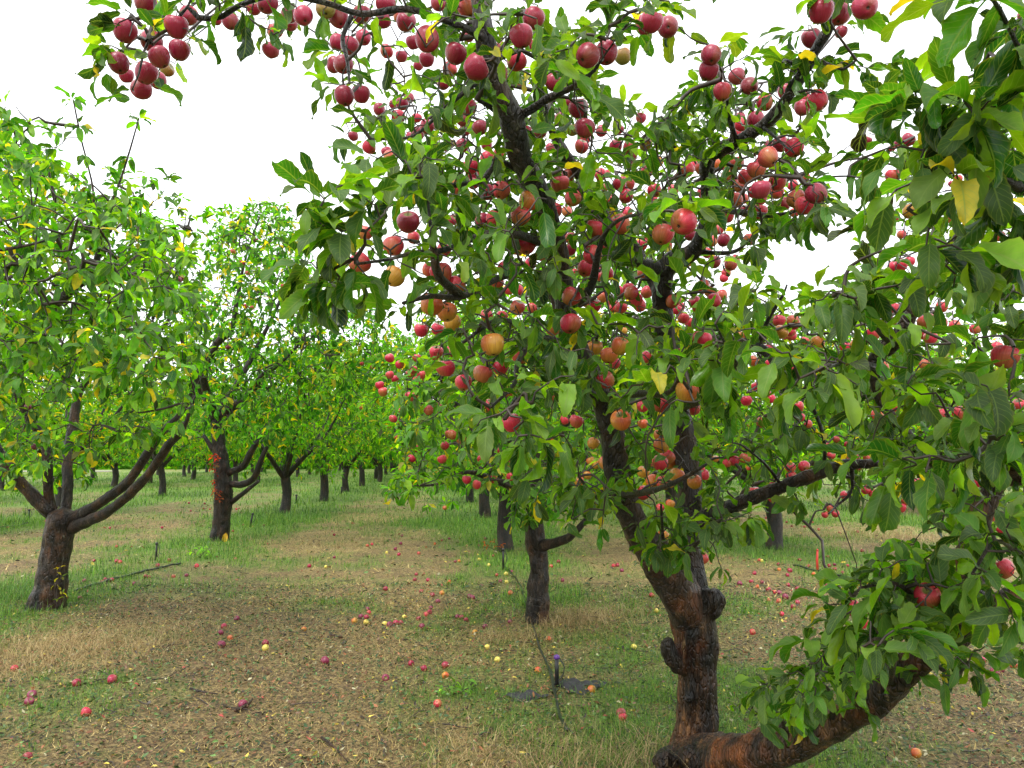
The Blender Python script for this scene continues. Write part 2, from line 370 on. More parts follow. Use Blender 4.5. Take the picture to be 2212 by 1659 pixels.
# ------------------------------------------------------------------ twigs joining targets to the wood
class Wood:
    def __init__(s, paths):
        """paths: list of (n,4) limb paths"""
        s.pts = np.vstack([p[:, :3] for p in paths]); s.rad = np.concatenate([p[:, 3] for p in paths])
        s.own = np.full(len(s.pts), -1); s.tw = []; s.P = [s.pts]; s.O = [s.own]
    def grow(s, targets, rmin=.0022, maxlen=9., sag=.06, minr=None):
        targets = np.asarray(targets, float)
        d0 = np.array([np.min(((s.pts-t)**2).sum(1)) for t in targets])
        order = np.argsort(d0); dirs = np.zeros((len(targets), 3))
        P = s.pts; O = s.own
        cap = len(P)+len(targets)*6; buf = np.empty((cap, 3)); ob = np.empty(cap, int)
        n = len(P); buf[:n] = P; ob[:n] = O
        for k in order:
            t = targets[k]
            dd = ((buf[:n]-t)**2).sum(1)
            i = int(np.argmin(dd)); dist = math.sqrt(dd[i]); a = buf[i].copy()
            if dist > maxlen: continue
            if dist < .012: dirs[k] = (0, 0, 1); continue
            m = (a+t)/2+rng.normal(0, .12*dist, 3)+np.array([0, 0, sag*dist])
            m2 = (a*.25+t*.75)+rng.normal(0, .06*dist, 3)+np.array([0, 0, sag*dist*.6])
            ctrl = np.array([a, m, m2, t]); ctrl4 = np.c_[ctrl, np.ones(4)]
            path = catmull(ctrl4, max(.02, dist/7))[:, :3]
            idx = len(s.tw); s.tw.append([path, ob[i], dist])
            dirs[k] = path[-1]-path[-2]
            sel = path[np.linspace(1, len(path)-1, min(6, len(path)-1)).astype(int)]
            buf[n:n+len(sel)] = sel; ob[n:n+len(sel)] = idx; n += len(sel)
        s.pts = buf[:n]; s.own = ob[:n]
        return norm(dirs)
    def mesh(s, mb, r0=.0022, sides=5, k=.5, rmax=.016):
        cnt = np.ones(len(s.tw))
        for i in range(len(s.tw)-1, -1, -1):
            p = s.tw[i][1]
            if p >= 0: cnt[p] += cnt[i]
        for i, (path, p, dist) in enumerate(s.tw):
            ra = min(rmax, r0*(1+.3*dist/.3)*cnt[i]**k*1.25); rb = r0*.9
            r = np.linspace(ra, max(rb, ra*.45), len(path))
            tube(mb, np.c_[path, r], sides, rough=.18, seed=i, cap=False)

# ------------------------------------------------------------------ apples
def apple_profile(nu, nv, seed):
    r = np.random.default_rng(seed); th = np.linspace(0, PI, nv+1); az = np.arange(nu)/nu*2*PI
    el = r.uniform(.93, 1.1); tap = r.uniform(.06, .16)
    R = np.sin(th)**.86*(1+.09*np.cos(th)*1.0)*(1+tap*np.cos(th)*.6)
    R = .5*R
    Z = .48*el*np.cos(th)
    Z = Z-.13*np.exp(-(th/.30)**2)+.075*np.exp(-((PI-th)/.26)**2)
    rib = 1+.016*np.cos(5*az[None]+r.uniform(0, 6))*np.clip(th[:, None]/PI, 0, 1)**2+.02*np.cos(2*az[None]+r.uniform(0, 6))+.02*np.cos(az[None]+r.uniform(0, 6))*np.sin(th[:, None])
    X = R[:, None]*rib*np.cos(az)[None]; Y = R[:, None]*rib*np.sin(az)[None]
    Zz = Z[:, None]+.03*np.cos(az[None]+1)*np.sin(th)[:, None]
    V = np.stack([X, Y, np.broadcast_to(Zz, X.shape)], -1).reshape(-1, 3)
    i = np.arange(nv)[:, None]; j = np.arange(nu)[None]
    q = np.stack([i*nu+j, (i+1)*nu+j, (i+1)*nu+(j+1) % nu, i*nu+(j+1) % nu], -1).reshape(-1, 4)
    uv = np.stack(np.broadcast_arrays(j/nu, (th/PI)[:, None]), -1)
    return V, q, uv, np.broadcast_to(th[:, None], X.shape).ravel(), np.broadcast_to(az[None], X.shape).ravel()
KINDS = {  # blush (sun side), ground colour, amount of blush
    'crimson': ((.30, .012, .045), (.21, .095, .035), .86), 'red': ((.48, .018, .050), (.36, .15, .04), .72),
    'pink': ((.56, .035, .062), (.42, .19, .04), .64), 'orange': ((.52, .085, .03), (.46, .23, .03), .48),
    'green': ((.34, .10, .03), (.23, .18, .035), .38), 'yellow': ((.62, .42, .07), (.62, .50, .10), .3),
    'purple': ((.20, .02, .055), (.26, .06, .07), .85)}
def apple_arr(kind, seed, nu=20, nv=14):
    V, q, uv, th, az = apple_profile(nu, nv, seed); r = np.random.default_rng(seed+99)
    b, g, am = KINDS[kind]; b = np.array(b)*(1+r.normal(0, .1)); g = np.array(g)*(1+r.normal(0, .1))
    side = .5+.5*np.cos(az-r.uniform(0, 6.28))
    f = np.clip(am*1.7-.85*(th/PI)**1.2+(side-.5)*.75*np.sin(th)+.1*np.sin(az*3+r.uniform(0, 6)), 0, 1)
    f = f*f*(3-2*f)
    c = b*f[:, None]+g*(1-f[:, None])
    c[th < .28] = np.array([.16, .15, .035]); c[th > PI-.16] = np.array([.035, .022, .012])
    return V, q, uv, c
APM = {}
def apple_mesh(kind, var, hi=True):
    k = (kind, var, hi)
    if k not in APM:
        mb = MB(); V, q, uv, c = apple_arr(kind, var*13+len(kind), 24 if hi else 12, 18 if hi else 9); mb.add(V, q, uv, c)
        if hi:  # dried calyx, five sepals
            for j in range(5):
                a = j*2*PI/5; d = np.array([math.cos(a), math.sin(a), 0]); s_ = np.array([-d[1], d[0], 0]); z = V[-1][2]
                mb.add([d*.01-s_*.02+[0, 0, z], d*.01+s_*.02+[0, 0, z], d*.075+s_*.012+[0, 0, z-.05], d*.075-s_*.012+[0, 0, z-.05]], [[0, 1, 2, 3]], None, (.03, .02, .01))
        APM[k] = mb.mesh('apple', M_apple)
    return APM[k]
def stem_mesh():
    mb = MB(); p = catmull([(0, 0, .30, .022), (.01, 0, .42, .02), (.04, .01, .56, .02), (.05, .03, .70, .028)], .05)
    tube(mb, p, 6); return mb.mesh('stem', M_stem)
STEM = stem_mesh()

# ------------------------------------------------------------------ ground
def fbm(x, y, f, o=4, seed=0.):
    out = np.zeros(np.shape(x)); a = 1.; t = 0
    for k in range(o):
        out += a*np.array([mnoise.noise((xx*f, yy*f, seed+k*7.3)) for xx, yy in zip(np.ravel(x), np.ravel(y))]).reshape(np.shape(x)); t += a; a *= .55; f *= 2.1
    return out/t
# fast value noise for large arrays
_g = np.random.default_rng(3).random((256, 256))
def vn(x, y, f):
    x = np.asarray(x)*f+1000; y = np.asarray(y)*f+1000; xi = np.floor(x).astype(int); yi = np.floor(y).astype(int)
    u = x-xi; v = y-yi; u = u*u*(3-2*u); v = v*v*(3-2*v)
    g = lambda a, b: _g[a & 255, b & 255]
    return (g(xi, yi)*(1-u)+g(xi+1, yi)*u)*(1-v)+(g(xi, yi+1)*(1-u)+g(xi+1, yi+1)*u)*v
def fb(x, y, f, o=4):
    s = 0; a = 1; t = 0
    for k in range(o): s = s+a*vn(x+k*17.3, y-k*9.1, f); t += a; a *= .55; f *= 2.07
    return s/t
def gz(x, y):
    return (fb(x, y, .5, 3)-.5)*.10*np.clip(np.hypot(x, y)/8, .2, 1)+(fb(x, y, 3.2, 3)-.5)*.05
# colour fields in the place: (x px, y px of the photo, radius m along, value) as patches
def pg(x, y): return gnd(x, y)[:2]
GREEN = [(-60, 1300, 1.0, 1.), (40, 1270, .8, .9), (350, 1250, 1.3, .35), (1300, 1500, .55, .75), (1280, 1620, .45, .75), (1230, 1400, .7, .5), (1000, 1490, .3, .4), (1450, 1420, .5, .5),
         (620, 1120, 1.3, 1.), (500, 1190, 1., .6), (980, 1130, 1.6, 1.), (800, 1100, 2.2, .7), (950, 1330, .8, .3), (1020, 1200, .8, .35), (1750, 1150, 1.6, .6), (1850, 1120, 2.6, .7), (1640, 1190, .8, .7),
         (1760, 1210, .8, .5), (900, 1060, 4, .6), (300, 1060, 5, 1.), (100, 1090, 3, .9), (500, 1040, 8, 1.), (200, 1150, 1.5, .4), (1350, 1340, .5, .4)]
GP = np.array([[*pg(a, b), r, v] for a, b, r, v in GREEN])
STRAW = [(150, 1400, .8, 1.), (280, 1360, .6, .7), (60, 1430, .7, .8), (1250, 1350, .5, 1.), (1120, 1370, .4, .8), (1460, 1240, 1, .4), (700, 1160, 2.2, .6), (850, 1120, 2., .6), (1080, 1640, .4, .6), (700, 1300, 1.2, .25), (880, 1075, 3.0, .7), (1900, 1150, 1.6, .5)]
SP = np.array([[*pg(a, b), r, v] for a, b, r, v in STRAW])
def field(P, x, y):
    o = np.zeros(np.shape(x))
    for a, b, r, v in P:
        o = np.maximum(o, v*np.exp(-(((x-a)/r)**2+((y-b)/(r*1.15))**2)))
    return o
ROWS = [-4.1, 1.35, 5.9, 11.9, 17.5, -10.3, -16.5, -22.5]
def greenness(x, y):
    g = field(GP, x, y)
    far = np.clip((y-9.5)/12, 0, 1)
    rowd = np.min([np.abs(x-r) for r in ROWS], axis=0)
    strip = np.clip(1.5-rowd/1.15, 0, 1)
    g = np.maximum(g, .12+.46*strip+far*(.20+.5*strip)+.45*np.clip((y-22)/14, 0, 1))
    g = g+(fb(x, y, .9, 4)-.5)*1.5+(fb(x+9, y, 5., 3)-.5)*.9
    return np.clip(g, 0, 1)
def straw(x, y):
    lane = np.exp(-((x+1.5)/1.1)**2)*np.clip((y-4)/4, .25, 1)*np.clip((26-y)/10, 0, 1)
    return np.clip(np.maximum(field(SP, x, y), .22*lane)+(fb(x+50, y, .7, 4)-.5)*.9, 0, 1)

def axis_pts(lo, hi, near, step, grow):
    a = [near]
    while a[-1] < hi: a.append(a[-1]+step*max(1, (a[-1]/6)**grow))
    b = [near]
    while b[-1] > lo: b.append(b[-1]-step*max(1, (abs(b[-1])/6)**grow))
    return np.array(sorted(set(b+a)))
gx = axis_pts(-900, 900, 0., .055, 1.6); gy = axis_pts(-60, 2200, 4.5, .055, 1.6)
X, Y = np.meshgrid(gx, gy, indexing='ij')
Z = gz(X, Y)*np.clip(1.5-np.hypot(X, Y)/90, 0, 1)
mb = MB(); nx, ny = X.shape
i = np.arange(nx-1)[:, None]; j = np.arange(ny-1)[None]
q = np.stack([i*ny+j, (i+1)*ny+j, (i+1)*ny+j+1, i*ny+j+1], -1).reshape(-1, 4)
cg = np.stack([greenness(X, Y), straw(X, Y), fb(X, Y, 1.7, 4)], -1).reshape(-1, 3)
mb.add(np.stack([X, Y, Z], -1).reshape(-1, 3), q, None, cg)
m, nt, n, l = mat('orchard_floor'); out = n.new('ShaderNodeOutputMaterial'); p = N(n, 'ShaderNodeBsdfPrincipled', i_Roughness=.8)
tc = n.new('ShaderNodeTexCoord'); a = attr_col(n); sep = n.new('ShaderNodeSeparateColor'); l.new(a.outputs['Color'], sep.inputs[0])
n1 = N(n, 'ShaderNodeTexNoise', i_Scale=34., i_Detail=8., i_Roughness=.75); l.new(tc.outputs['Object'], n1.inputs[0])
n2 = N(n, 'ShaderNodeTexNoise', i_Scale=3.1, i_Detail=5.); l.new(tc.outputs['Object'], n2.inputs[0])
soil = ramp(n, [(.36, (.008, .006, .004)), (.47, (.070, .040, .018)), (.56, (.22, .135, .055)), (.68, (.44, .31, .14))]); l.new(n1.outputs[0], soil.inputs[0])
thatch = ramp(n, [(.34, (.04, .024, .008)), (.5, (.34, .230, .080)), (.66, (.66, .50, .22))]); l.new(n1.outputs[0], thatch.inputs[0])
grass = ramp(n, [(.34, (.012, .030, .004)), (.5, (.10, .20, .016)), (.66, (.26, .40, .04))]); l.new(n1.outputs[0], grass.inputs[0])
m1 = n.new('ShaderNodeMixRGB'); l.new(soil.outputs[0], m1.inputs[1]); l.new(thatch.outputs[0], m1.inputs[2])
ad = N(n, 'ShaderNodeMath', operation='MULTIPLY_ADD', i_1=1.3, i_2=-.22, use_clamp=True); l.new(n2.outputs[0], ad.inputs[0])
ad2 = N(n, 'ShaderNodeMath', operation='ADD', use_clamp=True); l.new(ad.outputs[0], ad2.inputs[0]); l.new(sep.outputs[1], ad2.inputs[1]); l.new(ad2.outputs[0], m1.inputs[0])
m2 = n.new('ShaderNodeMixRGB'); l.new(m1.outputs[0], m2.inputs[1]); l.new(grass.outputs[0], m2.inputs[2])
gg = N(n, 'ShaderNodeMath', operation='MULTIPLY', i_1=.95, use_clamp=True); l.new(sep.outputs[0], gg.inputs[0]); l.new(gg.outputs[0], m2.inputs[0])
l.new(m2.outputs[0], p.inputs['Base Color'])
b = N(n, 'ShaderNodeBump', i_Strength=1., i_Distance=.05); l.new(n1.outputs[0], b.inputs['Height']); l.new(b.outputs[0], p.inputs['Normal'])
l.new(p.outputs[0], out.inputs[0])
ground = mb.obj('ground', m); tag(ground, kind='structure')

# ------------------------------------------------------------------ grass, dry grass, litter (nobody could count them)
def scatter(n, dmin, dmax, pw=1.0, xr=(-150, 2362)):
    """random ground points inside the view wedge, even per m2 up to pw"""
    d = (rng.random(n)*(dmax**(1+pw)-dmin**(1+pw))+dmin**(1+pw))**(1/(1+pw))
    px = rng.uniform(*xr, n)
    x = d*math.sin(YAW)+(px-CX)/F*d*math.cos(YAW); y = d*math.cos(YAW)-(px-CX)/F*d*math.sin(YAW)
    return x, y, d
def blades(mb, x, y, h, wd, lean, col, seg=2, z0=None):
    n = len(x); z = gz(x, y)-.004 if z0 is None else z0
    az = rng.uniform(0, 2*PI, n); D = np.stack([np.cos(az), np.sin(az), 0*az], 1); S = np.stack([-np.sin(az), np.cos(az), 0*az], 1)
    V = np.empty((n, seg+1, 2, 3)); B = np.stack([x, y, z], 1)
    for k in range(seg+1):
        t = k/seg; c = B+D*(h*lean*t**1.6)[:, None]+np.array([0, 0, 1.])*(h*np.sqrt(np.clip(1-(lean*.93)**2*t, .01, 1))*t)[:, None]
        ww = (wd*(1-t*.9)/2)[:, None]
        V[:, k, 0] = c-S*ww; V[:, k, 1] = c+S*ww
    i = np.arange(seg); q0 = np.stack([2*i, 2*i+1, 2*i+3, 2*i+2], 1)
    q = (q0[None]+(np.arange(n)*(seg+1)*2)[:, None, None]).reshape(-1, 4)
    mb.add(V, q, None, np.repeat(col, (seg+1)*2, 0))
M_grass = simple('grass_blade', (1, 1, 1), .55, .1, use_attr=True, trans=.35)
M_dry = simple('dry_blade', (1, 1, 1), .7, .15, use_attr=True, trans=.2)
M_litter = simple('leaf_litter', (1, 1, 1), .5, .25, 60, use_attr=True, trans=.15)
mb = MB()
for n_, a_, b_, pw, hs, ws in ((230000, 2.6, 9., .6, .036, .0036), (130000, 8., 20., .5, .06, .008), (80000, 18., 75., .4, .10, .022)):
    x, y, d = scatter(n_, a_, b_, pw); g = greenness(x, y); k = rng.random(n_) < np.clip(g*1.25-.12, 0, 1)**1.3
    x, y, d, g = x[k], y[k], d[k], g[k]; n_ = len(x)
    c = np.array([(.09, .23, .015), (.15, .32, .02), (.04, .13, .012), (.22, .33, .04)])[rng.integers(0, 4, n_)]*(1+rng.normal(0, .2, (n_, 1)))
    blades(mb, x, y, hs*rng.uniform(.5, 1.8, n_)*(.6+g), ws*rng.uniform(.6, 1.4, n_), rng.uniform(.2, .95, n_), np.clip(c, .01, 1))
# taller fresh grass at the trunk bases of the left row
for px, py, r, cnt, hh in ((40, 1290, .55, 2600, .16), (600, 1120, 1.1, 4500, .14), (980, 1125, 1.3, 3500, .12), (1640, 1190, .8, 1500, .12), (1340, 1560, .5, 1500, .07), (1010, 1490, .14, 250, .06)):
    c0 = pg(px, py); x = c0[0]+rng.normal(0, r, cnt); y = c0[1]+rng.normal(0, r, cnt)
    c = np.array([(.09, .20, .03), (.13, .25, .035), (.07, .17, .025)])[rng.integers(0, 3, cnt)]*(1+rng.normal(0, .2, (cnt, 1)))
    blades(mb, x, y, hh*rng.uniform(.4, 1.3, cnt), np.full(cnt, .004 if py > 1250 else .008), rng.uniform(.2, .8, cnt), np.clip(c, .01, 1), 3)
o = mb.obj('grass', M_grass, smooth=False); tag(o, 'short green grass growing in patches across the orchard floor', 'grass', kind='stuff')
mb = MB()
for n_, a_, b_, pw, hs, ws in ((330000, 2.6, 9., .6, .042, .0028), (110000, 8., 24., .5, .08, .008)):
    x, y, d = scatter(n_, a_, b_, pw); g = greenness(x, y); s_ = straw(x, y); k = rng.random(n_) < np.clip(.35+.9*s_-.5*g, .05, 1)
    x, y, d = x[k], y[k], d[k]; n_ = len(x)
    c = np.array([(.30, .19, .055), (.46, .33, .10), (.14, .08, .025), (.60, .46, .18), (.04, .025, .012), (.10, .13, .025)])[rng.integers(0, 6, n_)]*(1+rng.normal(0, .2, (n_, 1)))
    blades(mb, x, y, hs*rng.uniform(.4, 1.6, n_), ws*rng.uniform(.5, 1.5, n_), rng.uniform(.97, 1.04, n_), np.clip(c, .01, 1), seg=1, z0=gz(x, y)+rng.uniform(0, .016, n_))
for px, py, r, cnt, hh in ((150, 1395, .55, 3200, .15), (40, 1430, .5, 1700, .13), (300, 1365, .5, 1200, .11), (1250, 1345, .22, 900, .20), (1120, 1380, .22, 600, .16), (1320, 1330, .2, 400, .2), (1080, 1650, .3, 900, .14), (1290, 1650, .25, 500, .15), (1420, 1650, .2, 300, .2), (700, 1170, .8, 500, .2), (1900, 1160, .8, 900, .3), (540, 1060, .6, 60, .8)):
    c0 = pg(px, py); x = c0[0]+rng.normal(0, r, cnt); y = c0[1]+rng.normal(0, r*.8, cnt)
    c = np.array([(.40, .28, .12), (.52, .40, .19), (.28, .18, .08)])[rng.integers(0, 3, cnt)]*(1+rng.normal(0, .15, (cnt, 1)))
    blades(mb, x, y, hh*rng.uniform(.3, 1.3, cnt), np.full(cnt, .0028 if py > 1250 else .006), np.clip(rng.normal(.93, .12, cnt), .3, .995), np.clip(c, .01, 1), 4)
o = mb.obj('dry_grass', M_dry, smooth=False); tag(o, 'matted straw coloured dry grass lying over the bare soil', 'dry grass', kind='stuff')
mb = MB()
for n_, a_, b_, pw, L0 in ((52000, 2.6, 10., .7, .034), (8000, 9., 32., .5, .07)):
    x, y, d = scatter(n_, a_, b_, pw)
    az = rng.uniform(0, 2*PI, n_)
    pal = np.array([(.55, .42, .06), (.30, .11, .04), (.16, .08, .035), (.06, .12, .02), (.42, .38, .22), (.03, .075, .015), (.33, .05, .035), (.03, .02, .012), (.12, .22, .05)])
    c = pal[rng.choice(9, n_, p=[.03, .05, .17, .20, .03, .26, .015, .165, .08])]*(1+rng.normal(0, .15, (n_, 1)))
    L = L0*rng.uniform(.4, 1.5, n_)
    leaves(mb, np.stack([x, y, gz(x, y)+rng.uniform(.006, .03, n_)], 1), np.stack([np.cos(az), np.sin(az), rng.normal(0, .2, n_)], 1), np.array([0, 0, 1.])+rng.normal(0, .45, (n_, 3)),
           L, L*rng.uniform(.35, .65, n_), rng.uniform(-.9, 1.2, n_), rng.uniform(-.3, .8, n_), np.clip(c, .01, 1), 3, 2)
o = mb.obj('leaf_litter', M_litter); tag(o, 'yellow, brown and green fallen leaf litter strewn over the orchard floor', 'leaf litter', kind='stuff')
mb = MB()
x, y, d = scatter(420, 2.7, 11., .7)
for k in range(len(x)):
    az = rng.uniform(0, PI); L = rng.uniform(.04, .22); nn = 4
    t = np.linspace(-.5, .5, nn); wig = rng.normal(0, .06*L, nn)
    px_ = x[k]+L*t*math.cos(az)-wig*math.sin(az); py_ = y[k]+L*t*math.sin(az)+wig*math.cos(az)
    tube(mb, np.c_[px_, py_, gz(px_, py_)+.012+rng.uniform(0, .01, nn), np.full(nn, rng.uniform(.0015, .004))], 4, cap=False, col=(1, .8, .7))
o = mb.obj('twig_litter', M_twig); tag(o, 'thin dark broken twigs scattered over the ground', 'twigs', kind='stuff')

# far gravel road seen between the left rows
mb = MB(); mb.add([(-62, 84, .04), (-33, 84, .04), (-33, 88, .04), (-62, 88, .04)], [[0, 1, 2, 3]])
o = mb.obj('road', simple('gravel', (.42, .38, .33), .9, .2, 2.)); tag(o, kind='structure')
# ------------------------------------------------------------------ trees
ZR = {'c': (700, 0, 2.37), 'd': (1400, 0, 2.37), 'b': (200, 0, 3.687), 'e': (1000, 600, 2.37), 'f': (1700, 700, 2.37), 'g': (1500, 1200, 2.087), 'h': (2000, 0, 2.37)}
APPLES = {
 'b': [(410,285,210),(655,385,190),(890,250,210),(1000,150,170),(915,465,185),(735,530,185),(355,585,180),(610,675,190),(430,700,130),(560,820,180),(720,745,150),(800,640,130),(600,20,180),(1385,200,150),(1260,180,100),(1600,70,140),(1725,30,180),(1795,290,140),(1760,460,150),(1930,140,150),(2060,150,170),(1940,220,130)],
 'c': [(60,140,80),(270,55,110),(350,110,110),(483,88,100),(495,225,90),(410,270,105),(340,250,90),(375,385,110),(320,385,90),(380,570,110),(480,558,105),(630,20,110),(610,120,90),(710,95,80),(745,130,110),(630,305,80),(720,335,70),(870,235,140),(1040,320,125),(1160,400,150),(1115,50,120),(940,20,90),(870,350,90),(1010,410,80),(1290,440,120),(970,490,80),(1500,110,125),(1430,215,135),(1400,365,115),(1310,290,80),(1480,270,70),(1115,640,95),(1085,710,80),(1185,758,90),(435,805,60),(530,872,80),(630,900,60),(650,930,70),(870,750,85),(815,795,80),(775,810,60),(670,620,50),(700,690,80),(810,700,60),(1080,865,80),(975,870,50),(1010,850,60),(1230,940,85),(1130,990,90),(1175,1020,60),(1230,1140,90),(1310,1130,100),(760,1318,130),(670,1460,120),(505,1380,90),(470,1560,120),(675,1640,120),(880,1600,80),(955,1620,125),(1200,1310,90),(1265,1295,90),(1425,1280,115),(1470,1195,115),(1330,1595,90),(1455,1450,115),(1660,1090,110),(1735,1175,95),(1625,1250,90),(1700,1255,60),(1875,1355,115),(1855,1510,110),(1720,1480,70),(1770,645,115),(1805,760,115),(1745,765,60),(1600,700,65),(1670,710,80),(1540,780,80),(1785,870,80),(1620,490,100),(1425,500,60),(1820,330,140),(1885,320,60),(1470,840,50),(1810,1010,60),(970,1480,80),(1390,1480,60),(1245,1475,40)],
 'd': [(275,315,130),(370,335,95),(540,130,130),(640,160,120),(500,150,110),(1545,70,135),(1655,88,125),(1810,40,140),(1490,228,110),(1665,190,70),(895,328,115),(880,420,115),(1050,455,100),(1125,510,100),(965,545,105),(1215,608,95),(1335,545,90),(1440,585,85),(1530,598,115),(1435,640,90),(1060,705,80),(1160,715,100),(1050,790,70),(1310,855,90),(1390,875,110),(1235,935,115),(1235,860,50),(1165,1005,110),(1100,1050,90),(1060,1100,80),(1290,1080,100),(1190,1125,110),(1180,1180,80),(1035,1190,90),(1285,1140,80),(1400,1180,105),(1520,1150,120),(1450,1220,110),(1330,1210,80),(1390,1260,60),(1180,1255,90),(1100,1250,80),(755,1005,90),(930,975,60),(970,985,55),(975,945,50),(1045,970,90),(560,1130,80),(550,1190,60),(310,1195,75),(390,1165,80),(240,1035,70),(275,1030,50),(375,1080,70),(415,875,85),(270,1110,45),(355,1330,120),(610,1390,125),(730,1318,150),(500,1415,50),(770,1390,70),(280,1625,75),(900,1430,65),(970,1425,75),(940,1360,60),(870,1500,60),(915,1555,75),(1125,1418,70),(985,1620,55),(970,1650,50),(990,1280,80),(630,1460,70),(770,1560,40),(1885,1455,60),(60,1480,70)],
 'e': [(1145,85,115),(1000,60,65),(175,185,75),(185,385,130),(280,430,115),(310,490,100),(330,270,110),(225,530,80),(125,535,80),(215,665,80),(550,620,135),(710,690,95),(490,795,110),(595,755,90),(270,760,110),(375,845,100),(530,985,85),(660,1085,110),(625,900,60),(665,905,50),(1015,335,110),(1010,498,120),(905,525,85),(695,400,85),(645,295,60),(1030,200,55),(1075,290,50),(1100,170,100),(1235,205,75),(1295,300,60),(1355,290,70),(1460,310,70),(1420,390,75),(1200,340,65),(1255,370,60),(1270,400,60),(1150,390,80),(1150,640,95),(1305,630,105),(1240,685,100),(1270,730,70),(1460,695,70),(1325,540,45),(1220,830,100),(1195,900,90),(1310,1070,120),(1045,1075,80),(975,1065,55),(1700,900,135),(1545,980,90),(1440,985,70),(1740,1000,80),(1645,650,50),(1790,590,110),(1640,415,60),(1735,770,40),(1440,1090,60),(1220,1320,85),(1540,1160,75),(1550,1220,90),(1580,1290,90),(1600,1320,80),(1540,1320,90),(1480,1320,50),(1440,1375,70),(1640,1395,90),(1715,1330,70),(1775,1355,55),(1800,1395,70),(1745,1435,85),(1560,1440,80),(1500,1430,80),(1600,1440,60),(1440,1500,80),(1300,1575,80),(1360,1545,65),(1370,1625,80),(1110,1395,50),(1060,1430,60),(1030,1430,40),(1145,1205,70),(1130,1310,50),(1160,1330,50),(1600,1565,55),(1540,1590,50),(1650,1270,60),(1690,1210,60)],
 'f': [(360,330,65),(655,305,65),(620,330,50),(815,375,80),(740,360,50),(1145,320,80),(980,400,60),(1185,520,90),(1460,245,95),(1435,320,65),(1485,345,75),(1925,455,150),(1275,170,60),(1265,240,50),(440,480,65),(535,495,55),(590,485,60),(525,425,40),(455,630,60),(495,625,40),(500,672,65),(540,705,50),(395,715,65),(660,525,50),(715,540,40),(680,575,50),(705,750,60),(715,815,50),(480,845,60),(760,855,50),(1010,835,55),(1200,740,80),(1265,750,80),(1170,800,70),(1550,800,80),(1660,790,80),(2010,740,70),(210,1060,40),(280,1085,50),(320,1072,60),(383,1060,65),(925,945,40),(865,985,45),(860,1015,40),(895,1040,50),(990,975,35),(1025,1062,70),(1050,1105,60),(1105,1055,40),(735,1105,65),(655,1112,60),(660,1165,60),(440,1255,65),(550,1290,55),(375,1320,65),(325,1335,60),(550,1220,50),(975,1275,50),(890,1355,40),(920,1385,45),(860,1390,40),(1100,1245,50),(1140,1265,50),(1340,1310,50),(1310,1350,55),(1755,1350,80),(1840,1390,85),(1560,1115,60),(1410,1210,60),(1755,1200,60),(1910,1475,60),(130,1650,70),(1750,290,60)],
 'g': [(1710,605,125),(2105,465,105),(1315,668,85),(1360,740,70),(330,290,60),(540,415,60),(500,435,55)],
 'h': [(395,835,60),(550,1045,85),(550,1285,75),(650,1255,80),(470,1450,75),(560,1580,65),(600,1570,70),(650,1550,60),(1240,1060,90),(1300,1000,60),(940,1060,45),(900,1090,40),(640,830,80),(590,850,60),(545,880,40),(1320,90,60),(1250,870,40),(600,1390,50),(725,1505,40),(1310,1590,50),(1180,1400,60),(890,1300,50)]}
